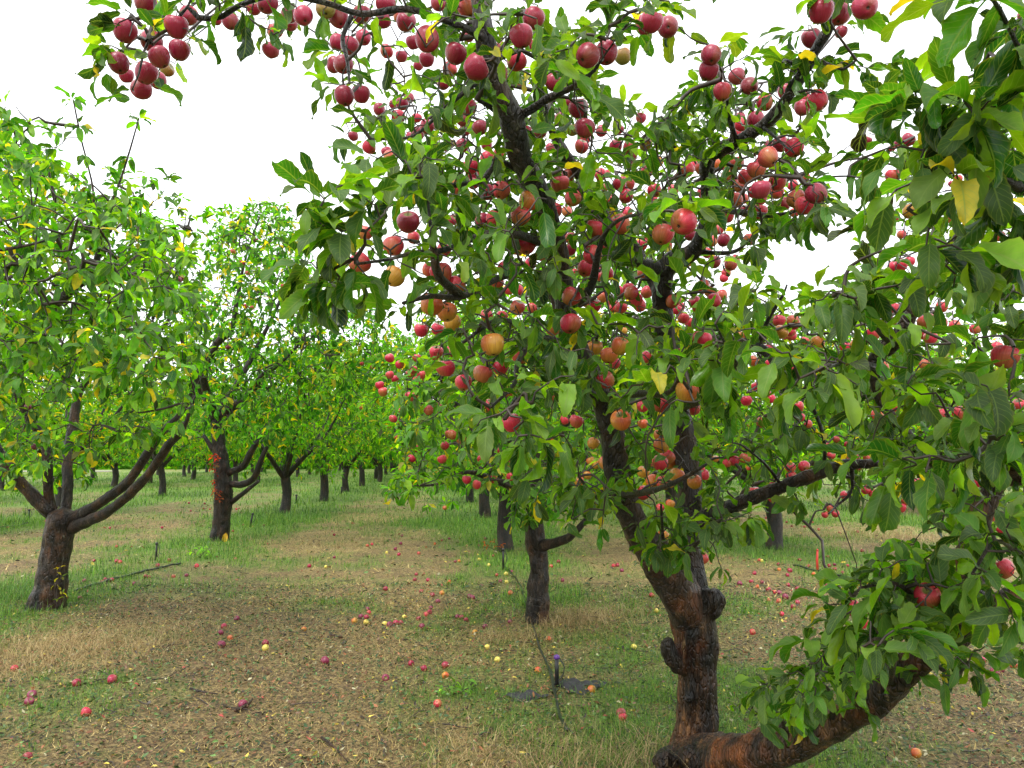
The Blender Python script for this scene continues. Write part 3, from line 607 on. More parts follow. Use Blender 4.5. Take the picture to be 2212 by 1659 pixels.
LIMBS = {
 'L1': [(1500,1335,4.05,100),(1440,1235,3.95,84),(1390,1165,3.85,72),(1355,1095,3.75,60),(1335,1020,3.7,58),(1322,940,3.65,56),(1300,860,3.6,52),(1255,770,3.5,48),(1225,680,3.4,46),(1212,590,3.3,46),(1200,510,3.2,44),(1165,420,3.05,48),(1125,340,2.9,54),(1100,250,2.8,60),(1068,170,2.75,56),(1050,90,2.7,50),(1035,0,2.7,42),(1020,-100,2.7,34)],
 'L1b': [(1118,255,2.8,24),(1180,215,2.75,20),(1240,185,2.65,18),(1285,150,2.6,14),(1340,70,2.5,10),(1390,20,2.4,7)],
 'L2': [(1495,1300,4.1,84),(1482,1180,4.15,66),(1490,1060,4.2,60),(1478,950,4.2,54),(1455,850,4.2,50),(1440,740,4.2,48),(1430,640,4.15,46),(1440,575,4.1,48),(1500,540,4.0,42),(1528,480,3.9,38),(1532,400,3.8,36),(1530,340,3.7,35),(1600,302,3.5,33),(1665,258,3.35,31),(1720,180,3.2,29),(1770,95,3.1,25),(1805,40,3.0,21),(1840,-30,2.95,18)],
 'L9': [(1430,640,4.15,32),(1375,540,4.2,28),(1300,440,4.2,26),(1243,365,4.1,28),(1217,328,4.0,28),(1188,270,3.9,22),(1170,200,3.8,14)],
 'L3': [(1500,1128,4.12,44),(1545,1110,4.0,38),(1600,1086,3.9,35),(1680,1055,3.8,33),(1750,1028,3.7,31),(1840,1003,3.6,26),(1920,1010,3.5,18),(1985,1070,3.4,14),(2010,1090,3.3,10)],
 'L4': [(1440,735,4.2,34),(1520,735,4.2,30),(1600,742,4.1,29),(1660,765,4.0,25),(1690,830,3.9,16),(1720,900,3.9,12)],
 'L5': [(1500,1645,4.0,126),(1570,1634,3.7,112),(1650,1622,3.45,106),(1750,1585,3.25,100),(1840,1540,3.1,90),(1910,1490,3.0,84),(1990,1420,2.9,76),(2070,1370,2.85,72),(2150,1310,2.8,64),(2230,1270,2.8,55),(2320,1200,2.7,44)],
 'L6': [(2105,1350,2.85,60),(2092,1220,2.95,58),(2105,1150,3.0,54),(2135,1075,3.0,46),(2165,1040,2.95,36),(2260,1036,2.8,26)],
 'L7': [(2110,1140,3.0,46),(2060,1040,3.05,32),(1995,984,3.1,28),(1955,930,3.1,28),(1920,893,3.1,26),(1895,830,3.1,30),(1892,775,3.1,36),(1935,735,3.0,38),(1975,670,2.9,36),(2010,610,2.8,32),(2050,540,2.7,26),(2100,470,2.6,20),(2160,400,2.5,16)],
 'L8': [(2165,1040,2.95,36),(2290,850,2.4,34),(2330,560,1.9,30),(2290,330,1.6,26),(2200,290,1.5,14),(2140,255,1.45,12),(2060,205,1.4,8)],
 'L8b': [(2310,450,1.75,24),(2212,410,1.65,22),(2150,375,1.6,18),(2080,350,1.5,10)]}
BRANCH = [
 [(1185,530,3.2,18),(1120,508,2.9,17),(1060,503,2.7,16),(1010,520,2.6,14),(960,540,2.5,12),(900,545,2.4,10),(840,560,2.2,8),(770,570,2.1,6)],
 [(1205,610,3.3,16),(1100,595,2.9,14),(1000,640,2.6,14),(930,640,2.4,12),(870,655,2.3,8)],
 [(1000,640,2.6,18),(950,600,2.4,20),(938,550,2.35,20),(932,500,2.3,11),(925,440,2.3,6),(920,380,2.25,4)],
 [(1060,90,2.7,20),(980,50,2.6,16),(880,20,2.6,14),(780,30,2.6,13),(700,5,2.6,12),(600,-10,2.6,12),(520,10,2.6,12),(480,36,2.6,12),(430,38,2.6,12),(405,15,2.6,8),(370,60,2.6,7),(320,90,2.6,6),(300,160,2.6,4),(285,195,2.6,3)],
 [(1065,150,2.75,16),(1020,185,2.7,12),(960,235,2.7,9),(900,290,2.8,7),(850,300,2.9,6),(800,300,3.0,5)],
 [(760,35,2.6,12),(740,80,2.6,10),(750,130,2.55,8),(755,180,2.5,4)],
 [(1110,290,2.85,16),(1070,240,2.8,12),(1030,215,2.7,8)],
 [(1150,390,3.0,16),(1080,350,2.9,12),(1040,390,2.8,14),(980,400,2.8,12),(930,395,2.7,8)],
 [(1225,668,3.35,20),(1262,642,3.1,20),(1283,600,3.0,18),(1290,555,2.9,14),(1310,500,2.8,10),(1350,470,2.6,8),(1440,455,2.3,6)],
 [(1340,1070,3.7,16),(1385,1065,3.3,14),(1440,1050,3.0,12),(1490,1025,2.9,10),(1530,1000,2.9,6)],
 [(1345,1090,3.75,14),(1290,1075,3.3,9),(1250,1030,3.0,6)],
 [(1440,1225,3.9,9),(1432,1160,3.6,7),(1428,1090,3.4,5)],
 [(1445,1228,3.9,12),(1500,1180,3.4,8),(1560,1120,3.0,5)],
 [(1305,870,3.6,20),(1240,830,3.2,18),(1180,835,2.8,16),(1120,860,2.5,12),(1090,905,2.3,8)],
 [(1463,880,4.2,22),(1500,870,3.4,18),(1550,840,2.8,14),(1590,790,2.4,10),(1565,740,2.2,6),(1545,700,2.1,4)],
 [(1300,860,3.6,20),(1380,850,3.0,16),(1440,850,2.6,12),(1480,800,2.4,8)],
 [(1240,750,3.45,18),(1200,735,3.2,14),(1150,720,2.9,14),(1080,690,2.6,10),(1000,740,2.5,8)],
 [(1160,720,2.95,12),(1120,780,2.7,12),(1110,830,2.5,10),(1060,880,2.3,6)],
 [(1590,306,3.5,14),(1575,250,3.4,12),(1572,205,3.3,9),(1560,150,3.2,4)],
 [(1530,450,3.85,18),(1600,458,3.6,14),(1680,465,3.3,10),(1760,440,3.1,6)],
 [(1650,275,3.35,8),(1690,310,3.2,6),(1715,330,3.1,4)],
 [(1735,155,3.15,10),(1700,130,3.1,6),(1690,135,3.0,4)],
 [(1755,125,3.15,10),(1790,140,3.0,8),(1820,150,3.0,7),(1850,130,2.9,5)],
 [(1700,210,3.2,8),(1740,195,3.1,7),(1775,200,3.0,4)],
 [(1515,545,4.0,12),(1580,545,3.8,9),(1620,520,3.6,5)],
 [(1435,585,4.1,30),(1380,565,3.9,26),(1330,540,3.8,16),(1300,520,3.7,10)],
 [(1530,380,3.8,14),(1480,400,3.7,10),(1460,330,3.6,6),(1440,260,3.5,4)],
 [(1840,1000,3.6,10),(1840,1060,3.6,8),(1810,1090,3.6,5),(1790,1110,3.5,4)],
 [(1690,1050,3.8,8),(1650,1000,3.7,6),(1600,960,3.6,4)],
 [(1780,1020,3.7,8),(1780,950,3.6,8),(1760,890,3.6,8),(1735,840,3.5,5)],
 [(1640,742,4.1,14),(1660,690,3.9,10),(1690,640,3.8,6),(1700,615,3.8,4)],
 [(1895,800,3.1,24),(1850,780,2.8,10),(1800,790,2.3,8),(1770,800,1.9,6)],
 [(1930,740,3.0,24),(1880,690,2.7,16),(1870,640,2.4,8),(1800,640,2.0,5)],
 [(2000,985,3.1,16),(2060,992,2.5,14),(2140,983,2.0,10),(2200,960,1.8,8)],
 [(2240,1270,2.8,20),(2200,1200,2.3,14),(2150,1170,2.0,9),(2100,1240,1.9,6)],
 [(2100,1355,2.85,16),(2000,1300,2.4,14),(1930,1260,2.25,10),(1860,1270,2.2,6)],
 [(1920,1480,3.0,16),(1930,1420,2.5,12),(1900,1380,2.1,8),(1860,1400,2.0,5)],
 [(1700,1600,3.35,10),(1680,1540,3.0,7),(1620,1545,2.9,5)],
 [(1800,1560,3.15,12),(1790,1490,2.8,8),(1740,1470,2.5,5)],
 [(2000,1420,2.9,12),(2060,1460,2.6,8),(2090,1430,2.4,5)],
 [(2290,330,1.6,14),(2180,60,1.3,10),(2120,-20,1.2,7),(2060,-30,1.2,5)]]
CLUST = [(250,60,2.6),(270,20,2.6),(285,190,2.6,5,.11),(300,50,2.6),(350,40,2.6),(320,120,2.6,4,.1),(420,80,2.6,4),(385,60,2.6,5),(510,15,2.6),(540,40,2.6,5),(585,5,2.6),(640,20,2.6),(660,0,2.6),(590,75,2.6,3,.1),
 (700,30,2.6),(715,110,2.55),(700,180,2.5,5,.13),(775,180,2.5,5),(740,60,2.6),(800,70,2.5),(825,100,2.4),(870,45,2.2,6),(900,130,2.4),(960,40,2.3),(1020,40,2.3),(1085,110,2.3),(1160,40,2.2),(1190,120,2.3),(1130,30,2.3),(1060,120,2.3),(1235,150,2.4,5),(1280,200,2.4,5,.15),(1310,85,2.4),(1380,20,2.4),(1240,90,2.4),(1420,0,2.4),(1340,45,2.4),(1460,15,2.4),(920,100,2.3),(860,200,2.5,5),(840,130,2.5,4),
 (740,400,2.0),(700,430,2.0),(790,430,2.0),(690,480,2.0),(740,500,2.0),(660,450,2.0,5,.14),(650,560,2.1),(700,600,2.1),(670,640,2.1,6),(760,560,2.1),(870,350,2.3),(900,380,2.2),(970,350,2.2,5,.15),(960,440,2.2),(940,480,2.2),(1000,570,2.2),(870,570,2.2),(830,270,3),(870,250,2.9),(900,290,2.9),(800,600,2.1),(790,500,2.05),(730,620,2.2),(850,440,2.1,5),(920,340,2.2,5),
 (1180,430,2.3),(1100,500,2.3),(1130,570,2.4),(1240,220,2.5),(1300,250,2.5,4,.14),(1460,440,2.2),(1500,440,2.2),(1420,400,2.4),(1380,470,2.4),(1310,570,2.6),(1290,330,3),(1400,340,3.2),(1440,250,3.2,6),(1440,290,3.2),(1390,310,3.2),(1000,480,2.5),(1040,540,2.5),(1060,420,2.7),
 (1160,690,2.4),(1070,650,2.4),(1210,750,2.4),(1290,700,2.5),(1180,830,2.2),(1240,810,2.2),(1150,870,2.2),(1300,830,2.3),(1130,910,2.1),(1060,900,2.1),(1030,920,2.1,5),(1180,950,2.1,5),(1110,960,2.1,5),(1220,940,2.1,5),(1340,860,2.3),(1420,810,2.3),(1390,830,2.3),(1480,780,2.2),(1540,740,2.2),(1500,700,2.3),(1550,780,2.2),(1580,830,2.2),(1560,870,2.3),(1500,870,2.3,5),(1450,870,2.3,5),(1640,760,2.2),(1440,760,2.4),(1280,760,2.4),(1000,700,2.3),(960,780,2.3),(1000,800,2.3),(940,620,2.3),(1050,760,2.3,5),(1380,720,2.5),(1450,700,2.5),
 (1240,1070,2.8,4,.09),(1220,1130,2.9,4,.09),(1300,1140,3.0,4,.09),(1320,1060,2.9,5,.09),(1420,1080,2.4,4,.13),(1400,1010,2.8,5,.09),(1460,960,2.7,5,.1),(1520,960,2.7,5,.1),(1380,960,2.8,5,.1),(1570,1130,2.95,6,.1),(1545,1150,2.95,4,.1),(1560,1230,3.2,4,.09),(1490,1120,3.1,4,.1),(1540,1010,2.9,5,.1),
 (1760,650,1.95,7,.13),(1830,640,1.95),(1880,600,2.2),(1860,700,2.0),(1790,800,1.8,6),(1760,840,1.8,5),(1710,840,1.85,5),(1850,830,1.8,5),(1960,700,2.4),(1900,550,2.2),(1960,540,2.0),
 (1930,260,1.6,6),(1980,230,1.55,6),(2060,200,1.45,7),(2100,260,1.4,7),(2150,230,1.4,7),(2180,180,1.45,6),(1920,320,1.55,5),(1990,340,1.5,6),(2060,370,1.4,6),(2130,340,1.45,7),(1960,450,1.5,5),(2050,430,1.45,6),(2150,430,1.5,7),(2080,540,1.45,6),(2000,540,1.5,5),(2180,560,1.5,7),(2060,620,1.5,6),(2150,660,1.6,6),(2180,330,1.45,7),(2200,470,1.5,6),(2020,290,1.5,6),(2110,160,1.6,4),
 (2060,-20,1.2,3,.14),(2140,-10,1.25,3,.14),(2230,20,1.3,4,.12),
 (1960,830,2.0),(2120,830,1.7),(2180,840,1.7),(2100,890,1.7),(2170,920,1.7),(2190,980,1.7),(1950,990,1.8,6),(2000,1020,1.75,6),(1930,1050,1.9),(2060,1010,1.9),(2110,980,1.8),(2150,1090,2.0),(2180,1130,1.9),(2050,900,2.0),(2010,780,2.2),(2100,740,1.8,6),(2190,750,1.7),
 (1850,1250,2.2,8,.12),(1900,1220,2.2,8,.12),(1960,1210,2.2,7,.11),(2020,1190,2.3,7,.11),(2070,1200,2.3,7,.11),(1780,1300,2.3,6,.12),(1820,1380,2.2,7),(1880,1370,2.0,7),(1900,1420,1.95,7),(1860,1440,2.0,7),(1800,1430,2.3,7),(1750,1460,2.4,7,.12),(1700,1480,2.6,7,.12),(1660,1505,2.8,7,.11),(1630,1530,2.9,6,.10),(1590,1550,3.0,5,.10),(1720,1515,2.5,6,.12),(1760,1530,2.4,6),(1940,1390,1.95,7),(1990,1390,2.1,7),(2000,1310,2.2,6),(2050,1270,2.2,6),(2120,1230,1.85,6),(2160,1280,1.9,6),(2190,1370,1.85,6),(2130,1370,2.0,6),(2030,1440,2.2,4,.12),(2060,1460,2.3,3,.1),(1970,1310,2.2,7),(1840,1320,2.2,6),(1900,1300,2.2,6),(1960,1350,2.2,6),(1790,1480,2.5,7),(1850,1490,2.4,6),(1920,1440,2.2,6),(2210,1200,1.9,7),(2150,1190,2.0,6)]
T1L = [[(112,1110,8.3,40),(60,1060,8.2,36),(20,1010,8.1,34),(-20,950,8.0,28),(-60,880,7.9,22)],
 [(115,1115,8.3,32),(106,1076,8.3,30),(102,996,8.2,28),(98,960,8.2,27),(66,905,8.1,26),(40,850,8.0,26),(45,780,7.7,28),(71,698,7.2,30),(129,648,7.0,30),(180,606,7.0,26),(208,565,6.9,20),(217,500,6.8,12),(204,465,6.6,9),(200,402,6.5,6),(175,298,6.45,5),(158,215,6.4,3)],
 [(140,1115,8.35,34),(146,1062,8.4,30),(146,978,8.5,28),(157,923,8.6,28),(170,850,8.7,22),(200,811,8.7,20),(258,765,8.6,20),(308,736,8.5,16),(342,719,8.5,12),(400,640,8.5,6)],
 [(150,1125,8.3,38),(219,1084,8.1,30),(277,1040,8.0,29),(317,982,7.9,26),(350,934,7.8,22),(400,880,7.8,14),(430,800,7.8,8)],
 [(155,1140,8.3,40),(233,1105,7.9,30),(292,1055,7.7,29),(328,1015,7.5,26),(365,960,7.4,24),(394,930,7.3,16),(420,860,7.3,8)],
 [(217,520,6.8,12),(233,460,6.6,8),(267,369,6.5,6),(300,256,6.5,3)],
 [(-60,740,7.2,40),(20,736,7.1,34),(71,700,7.2,30)],
 [(-40,545,5.8,14),(60,530,5.8,8),(140,505,5.8,5)], [(330,690,8,10),(345,600,8,7),(390,560,8,5),(400,480,8,4)]]
T2L = [[(470,912,15,28),(500,880,15,26),(529,861,14.6,22),(569,810,14.3,16),(605,785,14,10),(650,740,14,6)],
 [(492,1022,15,20),(525,1007,14.8,18),(545,970,14.7,18),(560,950,14.7,12)], [(495,1045,15,18),(525,1046,14.8,18),(550,1030,14.6,17),(565,990,14.5,14),(585,950,14.5,10)],
 [(500,1085,15,14),(530,1062,14.7,12),(558,1040,14.5,8)],
 [(474,985,15,18),(456,965,15,14),(440,940,15,10)],
 [(468,910,15,26),(440,850,14.8,22),(420,805,14.5,18),(396,744,14.2,12),(380,690,14,6)],
 [(466,905,15,24),(440,815,14.2,22),(467,744,14,20),(500,711,14,17),(513,644,14,12),(530,560,14,6),(560,470,14,4)],
 [(470,900,15,20),(540,780,15.5,14),(600,660,15.5,9),(640,560,15.5,4)]]
T3L = [[(1158,1110,7.6,30),(1120,1060,7.4,26),(1075,1040,7.2,16),(1010,1020,7,9),(950,1045,6.8,6),(880,1050,6.6,4)],
 [(1165,1180,7.6,28),(1200,1172,7.4,22),(1240,1152,7.2,16),(1290,1090,7.1,8)],
 [(1160,1060,7.6,28),(1150,960,7.6,24),(1120,860,7.4,18),(1060,760,7.2,10)],
 [(1160,1060,7.6,26),(1200,960,7.6,20),(1260,840,7.4,16),(1320,700,7.3,8)],
 [(1155,1000,7.6,20),(1060,920,7.2,14),(960,860,6.9,9),(880,840,6.7,5)],
 [(1160,1050,7.6,20),(1090,1000,8.2,14),(1000,900,8.6,10),(940,800,8.7,5)],
 [(1160,1070,7.6,20),(1250,1000,8.2,14),(1360,900,8.6,10),(1420,760,8.7,5)]]
SKYP = [[(200, 0), (200, 240), (330, 260), (345, 210), (430, 120), (450, 60), (500, 50), (540, 90), (560, 140), (620, 130), (650, 60), (690, 70), (680, 240), (740, 270), (760, 340), (870, 370), (700, 385), (600, 420), (560, 400), (400, 420), (330, 300), (0, 200), (0, 0)],
        [(800, 160), (830, 140), (900, 170), (950, 200), (940, 230), (880, 210), (840, 200), (790, 160)],
        [(1293, 175), (1363, 130), (1385, 95), (1501, 91), (1480, 165), (1494, 218), (1440, 233), (1373, 250), (1345, 205)],
        [(1500, -50), (1730, -50), (1700, 60), (1690, 80), (1640, 130), (1560, 90), (1500, 85)],
        [(1800, 200), (1850, 230), (1860, 290), (1830, 340), (1850, 480), (1830, 560), (1870, 560), (1830, 620), (1640, 625), (1645, 540), (1680, 490), (1740, 490), (1800, 480), (1800, 400), (1745, 350), (1760, 300), (1780, 250)],
        [(1870, -50), (2010, -50), (2000, 100), (1900, 150), (1860, 130), (1850, 70)],
        [(590, 330), (700, 390), (820, 380), (840, 400), (690, 395), (610, 430)]]
OPEN_ = [[(820, 1060), (1000, 1090), (1180, 1170), (1350, 1190), (1430, 1300), (1430, 1700), (0, 1700), (0, 1060)],
         [(1570, 1190), (1750, 1090), (1990, 1140), (1900, 1190), (1740, 1270), (1720, 1400), (1600, 1490), (1570, 1490)],
         [(1700, 1640), (1950, 1530), (2060, 1510), (2300, 1440), (2300, 1900), (1600, 1900)],
         [(1340, 1200), (1620, 1200), (1640, 1480), (1420, 1640)]]
def keep(P, polys, margin=True):
    x, y, d = proj(P); k = d > .7
    for po in polys: k &= ~inpoly(x, y, po)
    return k

def px_path(L):
    """[(x, y, depth, width px)] -> (n,4) world path"""
    return np.array([[*at(x, y, d), max(w, 3)/2/F*d] for x, y, d, w in L])

def voxel_join(mb, name, mt, parent, vox=.008, bumps=None, amp=.006, paint=None):
    """one continuous wood surface out of overlapping tubes"""
    src = mb.obj(name, mt, parent)
    md = src.modifiers.new('r', 'REMESH'); md.mode = 'VOXEL'; md.voxel_size = vox; md.use_smooth_shade = True
    sm = src.modifiers.new('s', 'SMOOTH'); sm.factor = .6; sm.iterations = 4
    dg = bpy.context.evaluated_depsgraph_get(); me = bpy.data.meshes.new_from_object(src.evaluated_get(dg))
    src.modifiers.clear(); old = src.data; src.data = me; me.name = name; bpy.data.meshes.remove(old)
    nv = len(me.vertices); co = np.empty(nv*3, np.float32); me.vertices.foreach_get('co', co); co = co.reshape(-1, 3).astype(float)
    no = np.empty(nv*3, np.float32); me.vertices.foreach_get('normal', no); no = no.reshape(-1, 3)
    h = np.array([mnoise.ridged_multi_fractal((c[0]*14, c[1]*14, c[2]*4), .9, 2.1, 4, 1., 2.)*-.35+mnoise.noise((c[0]*22, c[1]*22, c[2]*6))*.55+mnoise.noise((c[0]*60, c[1]*60, c[2]*14))*.35+mnoise.noise((c[0]*7, c[1]*7, c[2]*7))*.8 for c in co])
    co = co+no*(h*amp)[:, None]
    me.vertices.foreach_set('co', co.astype(np.float32).ravel())
    for nm in [a.name for a in me.color_attributes]: me.color_attributes.remove(me.color_attributes[nm])
    ca = me.color_attributes.new('Col', 'FLOAT_COLOR', 'POINT'); cc = np.ones((nv, 4), np.float32)
    if paint is not None: cc[:, :3] = paint(co+np.array(src.matrix_world.translation)*0+np.array(parent.location))
    ca.data.foreach_set('color', cc.ravel())
    me.polygons.foreach_set('use_smooth', np.ones(len(me.polygons), bool)); me.update()
    return src

# ---- the large apple tree
MAIN = empty('apple_tree', tuple(gnd(1500, 1690)))
tag(MAIN, 'big foreground apple tree laden with red apples, stubby knotted trunk and low limb bending right', 'tree', 'apple trees of the orchard')
org = np.array(MAIN.location)
def TP(z, x, y):
    ox, oy, s = ZR[z]; return (ox+x/s)*.8640625, (oy+y/s)*.8640625, .8640625/s
tr = px_path([(1500, 1760, 4.1, 190), (1500, 1660, 4.05, 140), (1500, 1600, 4.05, 104), (1506, 1540, 4.05, 92), (1506, 1450, 4.05, 90), (1502, 1380, 4.05, 98), (1497, 1310, 4.05, 100), (1492, 1270, 4.07, 84)])
tm = MB(); tube(tm, catmull(tr, .03), 16, .05)
Ls = {k: catmull(px_path([(a, b, c, w_*(.86 if k == 'L5' and i_ > 0 else 1)) for i_, (a, b, c, w_) in enumerate(v)]), .03) for k, v in LIMBS.items()}
# knots, stubs and the swollen collar
def blob(mb, P, r, sc=(1, 1, 1), k=0):
    V, q, uv, th, az = apple_profile(14, 10, 5+k); mb.add(np.array(P)+V*2*r*np.array(sc), q)
for x, y, d, r, sc in ((1535, 1300, 3.98, .058, (1, 1, 1.5)), (1546, 1325, 3.96, .036, (1.2, 1, 1)), (1505, 1370, 3.965, .060, (1.05, .55, .6)), (1520, 1425, 3.96, .048, (1, .55, .65)), (1490, 1508, 3.955, .035, (1.2, .5, .6)),
                       (1470, 1420, 4.0, .045, (1, 1, 2.2)), (1450, 1640, 3.95, .075, (1, 1, 1)), (1520, 1640, 3.85, .11, (1.2, 1, .8)), (1372, 1180, 3.85, .040, (1, 1, .9))):
    blob(tm, at(x, y, d), r, sc, int(x))
tube(tm, catmull(px_path([(1475, 1650, 4, 60), (1440, 1645, 3.9, 50), (1425, 1640, 3.86, 44)]), .02), 10, .1)
tube(tm, catmull(px_path([(1478, 1440, 4.02, 40), (1455, 1430, 3.95, 42), (1443, 1400, 3.93, 40), (1440, 1378, 3.93, 26)]), .02), 10, .15)
tube(tm, catmull(px_path([(1540, 1330, 4.0, 40), (1550, 1300, 3.98, 42), (1540, 1275, 3.98, 36)]), .02), 10, .15)
def trunk_paint(P):
    x, y, d = proj(P); c = np.ones((len(P), 3)); hz = P[:, 2]
    nz = np.array([mnoise.noise((p[0]*9, p[1]*9, p[2]*4)) for p in P])
    k = np.clip((1.05-hz)*1.6+nz*1.1, 0, 1)[:, None]           # orange-brown wet bark low down
    c = c*(1-k)+np.array([2.8, 1.85, 1.0])*k*(.75+.5*nz[:, None])
    for bx, by, r in ((1508, 1368, 34), (1520, 1425, 30), (1490, 1505, 26), (1536, 1300, 34), (1448, 1410, 30), (1430, 1640, 34), (1372, 1180, 26)):
        c *= (1-.72*np.exp(-(((x-bx)/r)**2+((y-by)/(r*.8))**2)**1.5))[:, None]   # old dark pruning wounds
    c *= (1+.9*np.clip(np.array([mnoise.noise((p[0]*60, p[1]*60, p[2]*7+9)) for p in P])-.12, 0, 1)*np.clip(hz*3-.6, 0, 1))[:, None]*1.
    return c
trunk = voxel_join(tm, 'trunk', M_bark, MAIN, .008, amp=.014, paint=trunk_paint)
limb_objs = {}
for g, keys in (('A', ['L1', 'L1b']), ('B', ['L2', 'L4', 'L9']), ('C', ['L3']), ('D', ['L5', 'L6', 'L7', 'L8', 'L8b'])):
    lm = MB()
    for k_, k in enumerate(keys): tube(lm, Ls[k], 12, .10, seed=k_)
    def lp(P, g=g):
        c = np.ones((len(P), 3)); nz = np.array([mnoise.noise((p[0]*6, p[1]*6, p[2]*6+3)) for p in P])
        k = np.clip((.25 if g != 'D' else .8)+nz*.9, 0, 1)[:, None]; k = k*np.clip((1.9-P[:, 2:3])*1.5, .25, 1)
        return c*(1-k)+np.array([2.3, 1.6, .9])*k
    limb_objs[g] = voxel_join(lm, 'limb', M_bark if g in 'AD' else M_bark_dark, MAIN, .008, amp=.007, paint=lp)
Bs = []
for k, v in enumerate(BRANCH):
    p = catmull(px_path(v), .03); Bs.append(p); bm_ = MB(); tube(bm_, p, 9, .14, seed=k); bm_.obj('branch', M_bark_dark, MAIN)
# apples of the main tree, read off the photograph
ORANGE = [(1485, 845), (1065, 745), (1140, 432), (1340, 905), (930, 660), (850, 603), (1285, 750), (1500, 560), (1900, 795), (2000, 900), (970, 680), (1430, 960), (1475, 1000), (1350, 1000)]
ap = []; seen = set()
for z, lst in APPLES.items():
    for (x, y, dm) in lst:
        X_, Y_, s_ = TP(z, x, y); D_ = dm*s_
        key = any((X_-u)**2+(Y_-v)**2 < (12)**2 for u, v, _ in ap)
        if key: continue
        ap.append((X_, Y_, D_))
for bx, by, n_, sp in ((1080, 330, 5, 60), (1180, 360, 5, 60), (1320, 330, 8, 70), (1400, 380, 7, 60), (1600, 400, 8, 60), (1000, 440, 6, 50), (1120, 640, 6, 60), (1330, 640, 7, 70), (1560, 600, 7, 60), (1250, 560, 6, 60), (1700, 700, 6, 50), (1500, 640, 6, 50), (880, 250, 4, 50), (1650, 340, 6, 50), (1250, 250, 5, 50), (900, 60, 5, 80), (1950, 780, 5, 60), (2080, 700, 5, 60), (1400, 560, 6, 60)):
    for _ in range(n_): ap.append((bx+rng.normal(0, sp), by+rng.normal(0, sp*.7), rng.uniform(21, 30)))
ap = [a_ for a_ in ap if not any(inpoly(a_[0], a_[1], po) for po in SKYP[1:6]) or a_[2] > 30.1]
ap = np.array(ap)
real = .074*(1+rng.normal(0, .035, len(ap)))
dep = np.clip(real*F/np.maximum(ap[:, 2], 14), 1.6, 6.0)
lowright = (ap[:, 0] > 1550) & (ap[:, 1] > 900)
dep = np.where(lowright, np.clip(dep, 1.6, 4.8), dep)
apos = np.array([at(x, y, d) for (x, y, _), d in zip(ap, dep)]); real = ap[:, 2]/F*dep*1.04
real = np.clip(real, .030, .095)
order = np.argsort(-ap[:, 2])
rest = MB(); nparts = 0; tips = []
for rank, k in enumerate(order):
    x, y, D_ = ap[k]
    if min((x-a)**2+(y-b)**2 for a, b in ORANGE) < 22**2: kind = 'orange'
    else:
        r_ = rng.random()
        if y < 330: kind = 'crimson' if r_ < .8 else 'green' if r_ > .97 else 'red'
        elif y < 620: kind = 'red' if r_ < .55 else 'crimson' if r_ < .7 else 'pink' if r_ < .97 else 'orange'
        elif 900 < y < 1180 and 1250 < x < 1560: kind = 'orange' if r_ < .6 else 'pink'
        else: kind = 'pink' if r_ < .45 else 'red' if r_ < .9 else 'orange'
        if x > 1550 and y > 900: kind = 'red' if r_ < .6 else 'pink'
    tilt = rng.normal(0, .38, 2); rz = rng.uniform(0, 6.28); var = int(rng.integers(0, 6))
    eu = Euler((tilt[0], tilt[1], rz)); R3 = np.array(eu.to_matrix())
    top = apos[k]+R3@np.array([.05, .03, .70])*real[k]; tips.append(top)
    if nparts < 100:
        o = bpy.data.objects.new('apple', apple_mesh(kind, var)); COL.objects.link(o); o.parent = MAIN
        o.location = apos[k]-org; o.rotation_euler = eu; o.scale = (real[k],)*3
        if kind == 'orange': o['label'] = 'orange-yellow apple with little red'
        s_ = bpy.data.objects.new('stem', STEM); COL.objects.link(s_); s_.parent = o
        nparts += 1
    else:
        V, q, uv, c = apple_arr(kind, var*13+len(kind), 16, 12); rest.add(V@R3.T*real[k]+apos[k], q, uv, c)
o = rest.obj('apples', M_apple, MAIN); o['kind'] = 'stuff'
tips = np.array(tips)
# leaf targets: above every apple, at the clusters read off the photograph, and along the branches
wood = Wood([Ls[k] for k in Ls]+Bs)
bag = LeafBag()
d_ap = wood.grow(tips, sag=.10)
CLUST = [(x, y-28, *r_) if y > 1340 and x > 1560 else (x, y, *r_) for x, y, *r_ in CLUST]
cl_ = np.array([at(x, y, d) for x, y, d, *_ in CLUST]); d_cl = wood.grow(cl_, sag=.12)
apnt = []
for p in [Ls[k] for k in Ls]+Bs:
    L = np.concatenate([[0], np.cumsum(np.linalg.norm(np.diff(p[:, :3], axis=0), axis=1))])
    for s_ in np.arange(rng.uniform(.02, .1), L[-1], .046):
        i_ = min(int(np.searchsorted(L, s_)), len(p)-1)
        if p[i_, 3] > .045 and rng.random() < .75: continue
        if p[i_, 3] > .03 and rng.random() < .4: continue
        v = rng.normal(0, 1, 3); v[2] = abs(v[2])*.8-.1; v /= np.linalg.norm(v)
        if p[0, 3] > .13 and rng.random() < .8: continue
        apnt.append(p[i_, :3]+v*(p[i_, 3]+rng.uniform(.05, .30)))
apnt = np.array(apnt)
apnt = apnt[keep(apnt, SKYP+OPEN_)]
